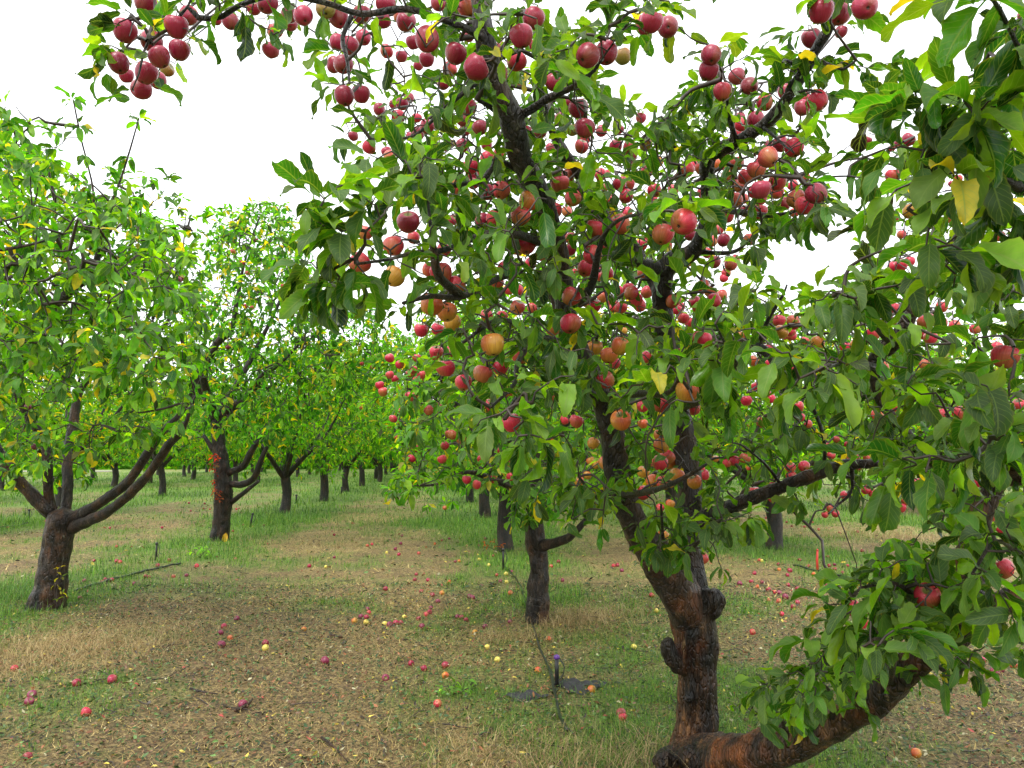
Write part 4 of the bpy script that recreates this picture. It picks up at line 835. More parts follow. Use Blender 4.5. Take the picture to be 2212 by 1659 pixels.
# inner crown fill
fx = rng.uniform(880, 1900, 900); fy = rng.uniform(420, 1010, 900); fd = rng.uniform(3.3, 5.2, 900)
k = inpoly(fx, fy, [(900, 560), (1000, 480), (1100, 430), (1250, 380), (1400, 380), (1500, 420), (1640, 560), (1640, 640), (1850, 650), (1900, 800), (1800, 950), (1600, 980), (1500, 930), (1300, 1000), (1100, 950), (900, 800), (860, 700)])
fill = np.array([at(*t) for t in zip(fx[k], fy[k], fd[k])]); fill = fill[keep(fill, SKYP+OPEN_)][:190]
fx = rng.uniform(1830, 2260, 900); fy = rng.uniform(250, 1120, 900); fd = rng.uniform(2.6, 5.0, 900)
k = inpoly(fx, fy, [(1860, 330), (1950, 260), (2100, 220), (2260, 200), (2260, 1120), (2050, 1060), (1850, 1000), (1830, 700), (1900, 560), (1870, 450)])
f2 = np.array([at(*t) for t in zip(fx[k], fy[k], fd[k])])[:120]
fx = rng.uniform(700, 1860, 1600); fy = rng.uniform(60, 560, 1600); fd = rng.uniform(2.7, 4.4, 1600)
k = inpoly(fx, fy, [(760, 230), (1000, 180), (1000, 60), (1250, 60), (1300, 200), (1450, 240), (1560, 130), (1650, 230), (1780, 300), (1830, 480), (1640, 560), (1500, 560), (1000, 520), (900, 330), (760, 330)])
f3 = np.array([at(*t) for t in zip(fx[k], fy[k], fd[k])]); f3 = f3[keep(f3, SKYP)][:430]
apnt = np.vstack([apnt, fill, f2, f3])
d_b = wood.grow(apnt, sag=.12)
far_b = LeafBag()
for P, d in zip(tips, d_ap):
    dd = proj(P)[2]; rosette(bag if dd < 3.2 else far_b, P, d+np.array([0, 0, .4]), int(rng.integers(5, 8)), .135 if dd < 3.2 else .115, PAL_MAIN, .012, .4, (35, 95))
for (x, y, dp, *e), P, d in zip(CLUST, cl_, d_cl):
    nn = e[0] if e else 7; L = e[1] if len(e) > 1 else .15
    low = y > 1312 and x > 1560; nn = e[0] if e else 7; nn = nn-2 if low and nn > 5 else nn
    rosette(bag, P, d*.8+np.array([0, 0, .35]), int(nn), L*rng.uniform(.85, 1.1)*(.82 if low else .93), PAL_MAIN, .012, .12 if low else .5, (20, 80) if low else (20, 95))
for P, d in zip(apnt, d_b):
    dd = proj(P)[2]; rosette(bag if dd < 3.0 else far_b, P, d+np.array([0, 0, .35]), int(rng.integers(6, 10)), .122, PAL_MAIN, .015, .4, (25, 90))
def clear(bg_, A, AD, AR, prob=.9):
    b, d, u, L, W_, cu, fo, c = bg_.get(); hide = np.zeros(len(b), bool)
    for f in (.35, .62, .9):
        x, y, dd = proj(b+norm(d)*(L*f)[:, None]-np.array([0, 0, 1.])*(L*f*f*.35)[:, None])
        for i_ in range(len(A)):
            hide |= ((x-A[i_, 0])**2+(y-A[i_, 1])**2 < (AR[i_]*1.02+7)**2) & (dd < AD[i_]+.03)
    k = ~(hide & (rng.random(len(b)) < prob)); bg_.a = [[v[k]] for v in (b, d, u, L, W_, cu, fo, c)]
clear(bag, ap, dep, ap[:, 2]/2, .86); 
for bg_ in (bag, far_b):   # the low limb's face stays bare, its leaves stand on top
    q_ = bg_.get(); x_, y_, _ = proj(q_[0]+norm(q_[1])*q_[3][:, None]*.6-np.array([0, 0, .02])); k_ = inpoly(x_, y_, [(1600, 1605), (1690, 1592), (1810, 1545), (1910, 1480), (1990, 1410), (2060, 1460), (1980, 1520), (1860, 1620), (1700, 1700), (1540, 1700)]) & (rng.random(len(x_)) < .66)
    bg_.a = [[v_[~k_]] for v_ in q_]
kb = ap[:, 2] > 36; clear(bag, ap[kb], dep[kb], ap[kb, 2]/2*.7, .85); clear(far_b, ap, dep, ap[:, 2]/2, .88)
tw = MB(); wood.mesh(tw, .0019, 6, .42, .012); tw.obj('twigs', M_twig, MAIN)['kind'] = 'stuff'
lb = MB(); put_leaves(lb, bag, 12, 4, .05); put_leaves(lb, far_b, 6, 2, .04)
lb.obj('crown', M_leaf, MAIN)

# ---- generic apple tree: limbs + leafy targets
def make_tree(base, label, group, trunk_path, limbs, targets, pal, yellow, leafL, lod, nleaf=(6, 9), apples=None, mat_b=None, vox=.016, bushy=None, mat_l=None, sag=.08, twsides=4):
    T = empty('apple_tree', tuple(base)); tag(T, label, 'tree', group)
    mat_b = mat_b or M_bark_dark; mb = MB(); tube(mb, trunk_path, 14, .05)
    if vox: voxel_join(mb, 'trunk', mat_b, T, vox, amp=.014)
    else: mb.obj('trunk', mat_b, T)
    for i_, p in enumerate(limbs): 
        m_ = MB(); tube(m_, p, 10, .12, seed=i_); m_.obj('limb', mat_b, T)
    W_ = Wood(limbs); d = W_.grow(targets, sag=sag); tm_ = MB(); W_.mesh(tm_, .0024, twsides, .45, .02); tm_.obj('twigs', M_twig, T)['kind'] = 'stuff'
    bg_ = LeafBag()
    for P, dd in zip(targets, d): rosette(bg_, P, dd+np.array([0, 0, .5]), int(rng.integers(*nleaf)), leafL, pal, yellow, .4, (20, 90))
    lb_ = MB(); put_leaves(lb_, bg_, *lod); lb_.obj('crown', mat_l or M_leaf_far, T)
    if apples is not None:
        for P, D_, kind in apples[:60]:
            o = bpy.data.objects.new('apple', apple_mesh(kind, int(rng.integers(0, 4)), False)); COL.objects.link(o); o.parent = T
            o.location = P-np.array(base); o.rotation_euler = (rng.normal(0, .3), rng.normal(0, .3), rng.uniform(0, 6)); o.scale = (D_,)*3
    return T
def sample_poly(poly, n, d0, d1, anti=None):
    P = np.array(poly); out = []
    while len(out) < n:
        x, y = rng.uniform(*[(P[:, 0].min()), (P[:, 0].max())]), rng.uniform(P[:, 1].min(), P[:, 1].max())
        if inpoly(x, y, poly): out.append(at(x, y, rng.uniform(d0, d1)))
    return np.array(out)
GRP = 'apple trees of the orchard'
# first tree of the left row
b0 = gnd(105, 1312)
lim = [catmull(px_path([(a, b, c, w_*.72) for a, b, c, w_ in v]), .06) for v in T1L]
tgt = sample_poly([(-90, 190), (40, 310), (110, 320), (200, 410), (300, 420), (345, 480), (400, 490), (430, 560), (440, 700), (430, 850), (400, 950), (330, 990), (220, 980), (180, 1060), (90, 1060), (-90, 960)], 1650, 6.0, 9.6)
nzv = np.array([mnoise.noise((p[0]*1.9, p[1]*1.9, p[2]*1.9)) for p in tgt]); tgt = tgt[nzv > -.22+rng.normal(0, .1, len(tgt))]
tx, ty, td = proj(tgt); tgt = tgt[~(rng.random(len(tgt)) < np.clip((ty-640)/330, .05, .58))]
extra = sample_poly([(-90, 330), (60, 340), (200, 430), (330, 520), (400, 640), (380, 860), (100, 840), (-90, 800)], 120, 5.0, 6.0)
sh = []
for pts in ([(204, 465, 6.5), (190, 400, 6.5), (182, 340, 6.45), (170, 270, 6.4), (158, 215, 6.4)], [(233, 460, 6.5), (255, 400, 6.5), (275, 340, 6.5), (300, 256, 6.5)], [(0, 330, 5.2), (-5, 270, 5.1), (-20, 230, 5.1)], [(30, 330, 5.4), (60, 350, 5.4)], [(350, 420, 7.5), (365, 385, 7.5)], [(440, 470, 8.5), (430, 500, 8.5)], [(120, 320, 6.6), (112, 280, 6.6)], [(50, 290, 6.2), (62, 262, 6.2)], [(260, 400, 7), (252, 372, 7)], [(310, 405, 7.4), (318, 380, 7.4)], [(380, 450, 8), (388, 425, 8)], [(415, 500, 8.2), (408, 470, 8.2)], [(20, 260, 5.8), (10, 232, 5.8)]):
    for x, y, d in pts: sh.append(at(x, y, d))
tgt = np.vstack([tgt, extra, np.array(sh)])
make_tree(b0, 'nearest tree on the left, stout dark trunk forking low under yellow-flecked leaves', GRP,
          catmull(np.vstack([px_path([(98, 1345, 8.3, 104), (102, 1308, 8.3, 80), (112, 1250, 8.3, 66), (121, 1190, 8.3, 60), (130, 1140, 8.3, 62), (134, 1105, 8.3, 54)])]), .06), lim, tgt, PAL_LEFT, .055, .15, (5, 2), (7, 11), mat_b=M_bark, mat_l=M_leaf,
          apples=[(at(x, y, d), .07, 'purple') for x, y, d in ((385, 605, 7.6), (392, 600, 7.7), (75, 965, 7.8), (90, 950, 7.8), (330, 790, 8.2), (60, 880, 7.8), (270, 480, 8))])
# second tree of the left row
b1 = gnd(475, 1166)
lim = [catmull(px_path([(a, b, c, w_*.8) for a, b, c, w_ in v]), .08) for v in T2L]
tgt = sample_poly([(440, 450), (500, 445), (560, 430), (620, 440), (650, 520), (700, 600), (770, 645), (850, 690), (870, 760), (840, 830), (720, 860), (640, 930), (590, 960), (520, 950), (450, 930), (400, 880), (390, 700), (430, 610), (445, 540)], 1300, 12.6, 17.2)
apl = [(at(x, y, d), .085, k) for x, y, d, k in ((503, 543, 13, 'pink'), (522, 568, 13, 'red'), (612, 618, 13, 'red'), (530, 662, 13, 'red'), (545, 665, 13.1, 'pink'), (507, 520, 13.4, 'purple'), (553, 519, 13.4, 'purple'), (492, 750, 13.5, 'purple'), (535, 590, 13.3, 'red'), (440, 770, 13.5, 'purple'))]
make_tree(b1, 'second tree of the left row, slim upright trunk with red climbing leaves on its side', GRP,
          catmull(px_path([(474, 1185, 15, 50), (475, 1160, 15, 42), (480, 1110, 15, 38), (483, 1060, 15, 40), (478, 1000, 15, 34), (472, 950, 15, 30), (469, 905, 15, 28)]), .08), lim, tgt, PAL_LEFT+PAL_FAR[:2], .07, .185, (3, 2), (6, 9), apples=apl, vox=.02)
# second tree of the right row
b2 = gnd(1160, 1342)
lim = [catmull(px_path(v), .06) for v in T3L]
poly3 = [(850, 770), (950, 700), (1100, 600), (1300, 480), (1400, 560), (1500, 700), (1480, 980), (1350, 1050), (1200, 1060), (1120, 1060), (1000, 1030), (900, 1040), (840, 1060), (880, 980), (850, 900)]
tgt = sample_poly(poly3, 950, 5.9, 9.6)
tgt = np.vstack([tgt, sample_poly([(830, 1050), (900, 1000), (1010, 990), (1000, 1020), (850, 1075)], 22, 6.4, 7.2), sample_poly([(1100, 1060), (1250, 1040), (1240, 1120), (1190, 1110), (1110, 1130)], 40, 6.8, 7.6)])
al = [(at(1000*.8640625+x*.3646, 600*.8640625+y*.3646, rng.uniform(6.3, 7.4)), .080, k) for x, y, k in ((85, 1235, 'red'), (265, 1220, 'red'), (70, 1295, 'red'), (395, 1420, 'red'), (545, 1418, 'red'), (455, 1450, 'pink'), (310, 1155, 'pink'), (215, 985, 'pink'), (55, 925, 'red'), (75, 930, 'red'), (235, 1000, 'pink'), (20, 1010, 'pink'), (170, 1010, 'red'), (360, 1180, 'pink'), (250, 1300, 'pink'), (480, 1300, 'pink'), (430, 1180, 'red'), (640, 1330, 'red'), (780, 1330, 'pink'), (700, 1300, 'orange'), (910, 1265, 'orange'), (890, 1180, 'orange'), (600, 1250, 'red'), (-100, 900, 'pink'), (-60, 800, 'pink'), (-120, 860, 'red'), (-40, 1060, 'red'), (130, 800, 'red'), (60, 790, 'pink'), (100, 700, 'red'), (-60, 700, 'red'))]
for P in sample_poly(poly3, 26, 6.1, 7.6): al.append((P, .078, 'pink' if rng.random() < .5 else 'red'))
make_tree(b2, 'second tree of the right row, thick pale and dark streaked trunk beside the black hose', GRP,
          catmull(px_path([(1158, 1362, 7.6, 62), (1160, 1338, 7.6, 54), (1162, 1280, 7.6, 50), (1165, 1220, 7.6, 44), (1158, 1180, 7.6, 46), (1155, 1150, 7.6, 44), (1158, 1100, 7.6, 36), (1160, 1050, 7.6, 32)]), .06), lim, tgt, PAL_LEFT, .05, .145, (4, 2), (6, 9), apples=al, mat_b=M_bark, mat_l=M_leaf, vox=.014)

# ---- procedural orchard trees: five builds, copied
def proto(seed, yellow, with_apples, label):
    r = np.random.default_rng(seed); H = r.uniform(.95, 1.15)
    tp = catmull(np.array([[0, 0, -.1, .19], [0, 0, .05, .15], [r.normal(0, .03), r.normal(0, .03), .5, .125], [r.normal(0, .05), r.normal(0, .05), H, .13]]), .08)
    limbs = []; top = tp[-1, :3]; nl = 6
    for k in range(nl):
        az = k/nl*2*PI+r.normal(0, .25); rad = r.uniform(1.5, 2.2); ht = r.uniform(1.6, 2.8)
        d = np.array([math.cos(az), math.sin(az), 0]); s_ = np.array([-d[1], d[0], 0])*r.normal(0, .3)
        p = [[*(top-[0, 0, .12]), .07], [*(top+d*rad*.3+[0, 0, ht*.22]+s_*.3), .055], [*(top+d*rad*.62+[0, 0, ht*.5]+s_), .04], [*(top+d*rad*.85+[0, 0, ht*.8]+s_*1.2), .024], [*(top+d*rad+[0, 0, ht]), .01]]
        limbs.append(catmull(np.array(p), .1))
        m_ = limbs[-1][len(limbs[-1])//2]; d2 = norm(d+np.array([r.normal(0, .6), r.normal(0, .6), -.0]))
        limbs.append(catmull(np.array([[*m_[:3], .026], [*(m_[:3]+d2*.5+[0, 0, .15]), .018], [*(m_[:3]+d2*1.1+[0, 0, .1]), .008]]), .1))
    limbs.append(catmull(np.array([[*(top-[0, 0, .1]), .06], [*(top+[.1, .1, 1.2]), .04], [*(top+[0, -.1, 2.7]), .012]]), .1))
    n_ = 1450; v = norm(r.normal(0, 1, (n_, 3))); rr = r.uniform(.35, 1, (n_, 1))**.5
    lump = 1+.16*np.sin(v[:, :1]*5+seed)+.14*np.sin(v[:, 1:2]*7+v[:, 2:]*4+seed)
    P = v*rr*lump*np.array([2.5, 2.5, 1.85])+np.array([0, 0, 2.8]); nz_ = np.array([mnoise.noise((p[0]*1.3+seed, p[1]*1.3, p[2]*1.3)) for p in P]); P = P[nz_ > -.22]; P = P[P[:, 2] > .95+.3*np.sin(P[:, 0]*3)]
    ap_ = None
    if with_apples:
        idx = r.integers(0, len(P), 46); ap_ = [(P[i_]*np.array([1.02, 1.02, 1])-[0, 0, .08], .08, 'red' if r.random() < .6 else 'pink') for i_ in idx if np.hypot(*P[i_, :2]) > 1]
    return make_tree((0, 0, 0), label, 'orchard trees further down the rows', tp, limbs, P, PAL_FAR, yellow, .20, (2, 2), (7, 10), apples=ap_, vox=None, sag=.05)
PROT = [proto(11, .05, False, ''), proto(23, .08, False, ''), proto(37, .04, True, ''), proto(41, .17, False, '')]
def copy_tree(src, loc, rz, sc, label):
    r = src.copy(); COL.objects.link(r); r.location = loc; r.rotation_euler = (0, 0, rz); r.scale = sc; r['label'] = label
    for ch in src.children:
        c = ch.copy(); COL.objects.link(c); c.parent = r
    return r
def lat(px, py): g = gnd(px, py); return g
SPOTS = [  # photo x, y of the trunk foot, build, label
    (615, 1110, 0, 'third tree of the left row, pale straight trunk standing in bright green grass'),
    (700, 1082, 1, 'fourth tree of the left row, dark trunk with a limb rising to its right'),
    (747, 1062, 0, 'fifth tree of the left row, narrow grey trunk past the dark forked one'),
    (782, 1050, 3, 'sixth tree of the left row, trunk leaning a little at the aisle edge'),
    (820, 1041, 0, 'seventh tree of the left row, small dark trunk near the end of the aisle'),
    (350, 1071, 1, 'tree behind the left row between its first two trunks, short rough trunk on green grass'),
    (398, 1030, 0, 'small far tree behind the left row near the pale road'),
    (2, 1060, 3, 'dark trunked tree behind the left row at the photo edge'),
    (1092, 1188, 2, 'third tree of the right row, very dark trunk beside a black riser'),
    (1048, 1120, 2, 'fourth tree of the right row, slim dark trunk at the grassy aisle'),
    (1015, 1085, 0, 'fifth tree of the right row, mostly hidden by apple branches'),
    (1672, 1187, 2, 'tree of the next row to the right, short grey brown trunk framed by the gap'),
    (1845, 1098, 3, 'distant slender grey trunk seen in the right gap with yellow leaves above'),
    (1470, 1075, 0, 'distant tree behind the big trunk, crown between its limbs'),
    (1300, 1078, 2, 'distant slim trunk seen just behind the hanging orange apples'),
    (2010, 1110, 3, 'distant tree behind the foliage on the right, crown yellowing'),
]
used = set(); placed = []
for k, (px, py, b_, lab) in enumerate(SPOTS):
    g = gnd(px, py); s_ = rng.uniform(.92, 1.08)
    sc_ = (s_, s_, s_*rng.uniform(.95, 1.05))
    sc_ = (s_*1.05, s_*1.05, s_*1.16)
    if py > 1150: sc_ = (s_*.95, s_*.95, s_*.9)
    if b_ not in used:
        o = PROT[b_]; used.add(b_); o.location = (g[0], g[1], 0); o.rotation_euler = (0, 0, k*1.3); o.scale = sc_; o['label'] = lab
    else: o = copy_tree(PROT[b_], (g[0], g[1], 0), k*1.3+.5, sc_, lab)
    placed.append(g[:2])
placed += [b0[:2], b1[:2], b2[:2], org[:2]]
cnt = 0
for r_ in ROWS:
    for yy in np.arange(9, 96, 6.4):
        x = r_+rng.normal(0, .2); y = yy+rng.normal(0, .3)+(r_ % 3)
        P = np.array([x, y, 1.6]); px, py, d = proj(P)
        if d < 9 or px < -260 or px > 2470: continue
        if min(np.hypot(x-a[0], y-a[1]) for a in placed) < 4.2: continue
        if d > 48 and abs(r_-1) > 18 and rng.random() < .3: continue
        placed.append((x, y)); s_ = rng.uniform(1.0, 1.2)
        lab = 'far orchard tree with a leafy crown merging into the rows behind'
        copy_tree(PROT[int(rng.choice([0, 1, 2, 3]))], (x, y, 0), rng.uniform(0, 6), (s_, s_, s_*rng.uniform(.92, 1.06)), lab); cnt += 1
print('far trees', cnt)
mb = MB(); bg_ = LeafBag()
n_ = 60000; x = rng.uniform(-100, 125, n_); y = rng.uniform(98, 106, n_); hmax = 6.5+2.2*(fb(x, y, .09, 3)-.5)*2
z = rng.random(n_)**1.4*hmax; v = norm(rng.normal(0, 1, (n_, 3)))
leaves(mb, np.stack([x, y, z], 1), v, rng.normal(0, 1, (n_, 3)), rng.uniform(.6, 1.3, n_), rng.uniform(.4, .8, n_), rng.uniform(0, 1, n_), rng.uniform(0, .6, n_), leafcols(n_, PAL_FAR, .03), 2, 2)
o = mb.obj('distant_woods', M_leaf_far); tag(o, 'far band of trees closing the view beyond the last rows', 'woods', kind='stuff')

# ------------------------------------------------------------------ fallen apples, one thing each
def fall(z, L):
    ox, oy, s = {'q': (700, 1150, 2.155), 'r': (0, 1500, 2.765), 's': (0, 900, 2.37), 't': (1500, 1200, 2.087), 'u': (1650, 1150, 2.431)}[z]
    return [((ox+x/s)*.8640625, (oy+y/s)*.8640625, k) for x, y, k in L]
FALL = fall('q', [(472,798,'p'),(437,838,'p'),(478,818,'r'),(465,840,'k'),(402,862,'o'),(462,866,'y'),(565,880,'y'),(590,887,'p'),(668,837,'y'),(650,872,'r'),(625,872,'r'),(748,845,'r'),(765,893,'p'),(822,742,'r'),(850,767,'p'),(813,795,'p'),(805,815,'r'),(788,824,'r'),(873,730,'o'),(760,718,'r'),(735,624,'r'),(727,656,'k'),(797,660,'r'),(912,670,'o'),(568,707,'r'),(955,838,'p'),(978,842,'k'),(1003,857,'r'),(1022,742,'p'),(1038,752,'p'),(1050,924,'o'),(1105,893,'p'),(1240,870,'p'),(1115,1022,'y'),(1170,1088,'y'),(240,1110,'P'),(128,915,'o'),(568,1180,'p'),(775,1140,'r'),(705,1113,'r'),(890,1123,'k'),(890,1178,'o'),(848,1330,'R'),(1388,1148,'o'),(1680,1252,'o'),(1838,1388,'R'),(1848,1414,'r'),(1448,970,'o'),(1905,1016,'y'),(2004,737,'r'),(2028,822,'y'),(1500,553,'r'),(1460,577,'r'),(1522,657,'p'),(1797,573,'r'),(1818,572,'r'),(1842,596,'p'),(1250,611,'p'),(1168,627,'r'),(1218,622,'y'),(1220,673,'y'),(1187,664,'p'),(1124,575,'y'),(1148,520,'r'),(1073,540,'y'),(1240,733,'o'),(943,558,'p'),(965,553,'o'),(748,511,'r'),(641,516,'r'),(622,486,'p'),(575,501,'y'),(650,462,'p'),(657,408,'p'),(470,470,'r'),(495,465,'r'),(291,417,'r'),(832,461,'o'),(293,523,'p'),(157,569,'r'),(247,572,'y'),(872,435,'r'),(912,427,'p'),(1103,430,'p')])
FALL += fall('r', [(525,612,'R'),(776,592,'R'),(220,677,'p'),(200,730,'p'),(592,813,'R'),(1677,740,'P'),(1530,322,'P'),(1593,258,'o'),(1527,225,'p'),(1640,125,'P'),(1833,310,'r'),(1835,348,'y'),(2098,208,'o'),(1550,185,'r'),(100,487,'r'),(190,1080,'k')])
FALL += fall('s', [(500,1322,'p'),(605,1335,'k'),(622,1325,'k'),(662,1325,'r'),(473,1422,'p'),(390,1425,'k'),(880,1292,'r'),(862,1290,'r'),(1028,1290,'r'),(1105,1282,'p'),(935,1225,'k'),(1165,1225,'r'),(1002,1195,'r'),(710,1210,'r'),(690,1208,'k'),(795,1345,'p'),(555,1195,'k'),(270,960,'r'),(45,995,'k'),(690,1105,'r'),(1212,857,'r'),(1130,897,'r'),(1243,885,'r'),(1205,885,'k'),(1415,880,'r'),(1440,985,'k'),(1565,985,'p'),(650,1000,'r'),(960,1005,'r'),(1120,855,'r'),(1400,890,'r'),(1380,1020,'k')])
FALL += fall('t', [(70,452,'r'),(92,452,'r'),(113,473,'p'),(268,608,'r'),(797,806,'R'),(936,604,'P'),(967,637,'P'),(935,655,'r'),(1030,662,'R'),(1010,685,'r'),(948,716,'r'),(1190,571,'P'),(878,647,'r'),(730,556,'P'),(845,423,'y'),(822,572,'o'),(990,480,'r'),(1265,485,'r'),(1230,510,'r'),(1995,955,'R'),(2087,1008,'P'),(2063,1022,'P'),(2160,985,'r'),(1260,1322,'y'),(1117,1438,'o'),(1652,1448,'o')])
FALL += fall('u', [(790,680,'R'),(775,712,'r'),(725,675,'o'),(935,704,'o'),(1065,712,'r'),(1000,735,'r'),(1080,755,'r'),(1110,685,'r'),(1063,665,'r'),(575,700,'r'),(555,755,'k'),(660,805,'r'),(780,775,'r'),(835,795,'k'),(605,610,'r'),(848,610,'r'),(1060,630,'p'),(1030,640,'k'),(1140,640,'r'),(905,640,'k'),(720,640,'k'),(645,355,'r'),(870,385,'r'),(930,385,'r'),(800,400,'r'),(965,425,'r'),(880,410,'r'),(770,375,'r'),(510,400,'r'),(545,350,'r'),(1280,350,'r'),(1200,440,'k'),(1090,440,'r'),(700,820,'r'),(620,760,'p'),(1020,590,'k'),(1230,560,'r')])
CN = {'p': ('purple', 'purple-red'), 'P': ('purple', 'large purple'), 'r': ('red', 'red'), 'R': ('red', 'bright red'), 'k': ('crimson', 'pinkish'), 'o': ('orange', 'orange blushed'), 'y': ('yellow', 'pale yellow')}
UNIQ = {  # photo position -> label
 (701, 1440): 'large purple apple alone on bare ground in the middle of the aisle', (944, 1527): 'glossy bright red apple lying alone beside green weeds in front of the hose',
 (1342, 1549): 'upper apple of the touching red pair in the grass left of the big trunk', (1346, 1560): 'lower apple of the touching red pair in the grass left of the big trunk',
 (1052, 1403): 'pale yellow apple alone in the grass left of the hose', (1278, 1496): 'small orange apple lying on the black cloth scrap',
 (1161, 1453): 'orange blushed apple close against the black hose', (164, 1487): 'dull red apple left of the bright one below the straw pile', (242, 1481): 'bright red apple right of another, below the straw pile',
 (185, 1550): 'glossy red apple lowest on the left bare ground', (524, 1527): 'purple apple beside a broken brown stick', (478, 1396): 'purple apple below the orange one on the left of the aisle',
 (654, 1361): 'yellow and red apple on bare soil just left of the apple cluster', (834, 1467): 'bluish purple apple in the aisle between the large purple one and the red pair', (1626, 1371): 'single bright red apple on brown ground right of the big trunk',
 (1759, 1633): 'orange blushed apple on dry ground under the low limb', (1818, 1583): 'pale yellow apple in shade right under the low limb', (1980, 1636): 'orange half apple with pale green scraps in the lower right corner',
 (1789, 1273): 'pale purple apple right of the red stake', (1627, 1230): None}
import collections
fam = {}
for k, (px, py, kc) in enumerate(FALL):
    g = gnd(px, py); D_ = .053*rng.uniform(.85, 1.12)*(1.2 if kc in 'PR' else 1)
    kind, word = CN[kc]; kind = 'crimson' if kc in 'rR' and rng.random() < .75 else kind; D_ *= 1+.012*max(0, g[1]-6)
    o = bpy.data.objects.new('fallen_apple', apple_mesh(kind, int(rng.integers(0, 4)), g[1] < 7)); COL.objects.link(o)
    o.location = (g[0], g[1], float(gz(g[0], g[1]))+D_*.33); o.scale = (D_,)*3; o.rotation_euler = (rng.uniform(.4, 2.6), rng.uniform(-.8, .8), rng.uniform(0, 6))
    lab = None
    for (ux, uy), s_ in UNIQ.items():
        if s_ and (px-ux)**2+(py-uy)**2 < 14**2: lab = s_; UNIQ[(ux, uy)] = None; break
    if lab is None:
        where = ('in the grass by the left row of trees' if px < 560 and py < 1330 else 'on brown ground at near left of the aisle' if px < 560 else
                 'in the mid aisle cluster' if 680 < px < 940 and 1280 < py < 1350 else 'on the grassy far part of the aisle' if py < 1190 and px < 1100 else
                 'beside the hose near the second right trunk' if 1030 < px < 1210 else 'on the open ground of the aisle' if px < 1030 else
                 'among the many windfalls round the red stake' if px > 1560 and py < 1330 else 'on the ground behind the big trunk' if px < 1560 else 'on brown ground under the right branches')
        lab = f'{word} windfall apple lying {where}'
    tag(o, lab, 'apple', 'fallen apples: '+lab if UNIQ.get((px, py)) is None else 'fallen apples')

# ------------------------------------------------------------------ drip hose, risers, stake
M_black = simple('black_plastic', (.012, .012, .013), .32, .2)
M_red = simple('red_plastic', (.45, .03, .02), .5, .1)
def hose(pts, r, label, name='drip_hose', grp=None):
    P = np.array([[*gnd(x, y)[:2], 0, r] for x, y in pts]); p = catmull(P, .05); p[:, 2] = gz(p[:, 0], p[:, 1])+r*.9+.012
    m_ = MB(); tube(m_, p, 8); o = m_.obj(name, M_black); tag(o, label, 'hose', grp); return p
hose([(1225, 1592), (1208, 1550), (1198, 1500), (1186, 1450), (1165, 1400), (1150, 1350), (1135, 1305), (1118, 1260), (1090, 1225)], .0095, 'black drip hose running past the near riser towards the second right trunk')
hose([(1240, 1600), (1216, 1570), (1205, 1530), (1199, 1490), (1190, 1450)], .006, 'thin black hose lying doubled alongside the thicker one')
hose([(160, 1284), (200, 1273), (245, 1258), (290, 1245), (340, 1232), (390, 1220)], .015, 'black hose between the stout left trunk and the riser beside it')
hose([(-40, 1145), (0, 1140), (35, 1136), (60, 1132)], .012, 'short length of black hose behind the stout left trunk')
hose([(1715, 1226), (1745, 1232), (1775, 1238), (1810, 1246), (1850, 1256)], .014, 'black hose on the ground at the foot of the red stake')
def riser(x, y, ytop, label, lean=0.):
    g = gnd(x, y); d = proj(g)[2]; h = (y-ytop)/F*d*1.03
    T = empty('sprinkler_riser', (g[0], g[1], float(gz(g[0], g[1])))); tag(T, label, 'sprinkler', 'black sprinkler risers'); b = np.array(T.location)
    k = max(1.5, d/9)
    m_ = MB(); tube(m_, np.array([[*(b+[0, 0, -.03]), .010*k], [*(b+[lean*.5, 0, h*.5]), .010*k], [*(b+[lean, 0, h*.93]), .010*k]]), 8); m_.obj('stake', M_black, T)
    m_ = MB(); tube(m_, np.array([[*(b+[lean, 0, h*.88]), .015*k], [*(b+[lean, 0, h*.97]), .014*k], [*(b+[lean, 0, h]), .006*k]]), 8); c_ = m_.obj('sprinkler_head', M_black if d > 5.5 else simple('violet_plastic', (.10, .03, .22), .4), T)
    m_ = MB(); tube(m_, catmull(np.array([[*(b+[lean+.012*k, 0, h*.9]), .0028*k], [*(b+[.035*k+lean, -.01, h*.62]), .0028*k], [*(b+[.02*k, -.01, h*.3]), .0028*k], [*(b+[-.02, -.01, .02]), .0028*k]]), .03), 5); m_.obj('feed_tube', M_black, T)
riser(1203, 1482, 1416, 'black riser with violet head standing by the hose in the foreground')
riser(337, 1213, 1174, 'black riser right of the stout left trunk')
riser(540, 1140, 1110, 'leaning black riser right of the trunk with red leaves', .05)
riser(1087, 1232, 1186, 'black riser in front of the dark third trunk of the right row')
riser(62, 1122, 1100, 'black riser seen left of the stout left trunk')
riser(640, 1085, 1067, 'small black riser right of the pale straight trunk')
riser(738, 1068, 1052, 'tiny black riser far down the left row')
g = gnd(1766, 1236); T = empty('red_stake', (g[0], g[1], 0)); tag(T, 'upright red stake among fallen apples right of the big trunk', 'stake')
m_ = MB(); tube(m_, np.array([[g[0], g[1], -.05, .017], [g[0], g[1], .17, .017], [g[0]+.01, g[1], .30, .014]]), 8); m_.obj('shaft', M_red, T)
m_ = MB(); tube(m_, np.array([[g[0]+.01, g[1], .29, .02], [g[0]+.01, g[1], .315, .008]]), 8); m_.obj('tip', M_red, T)

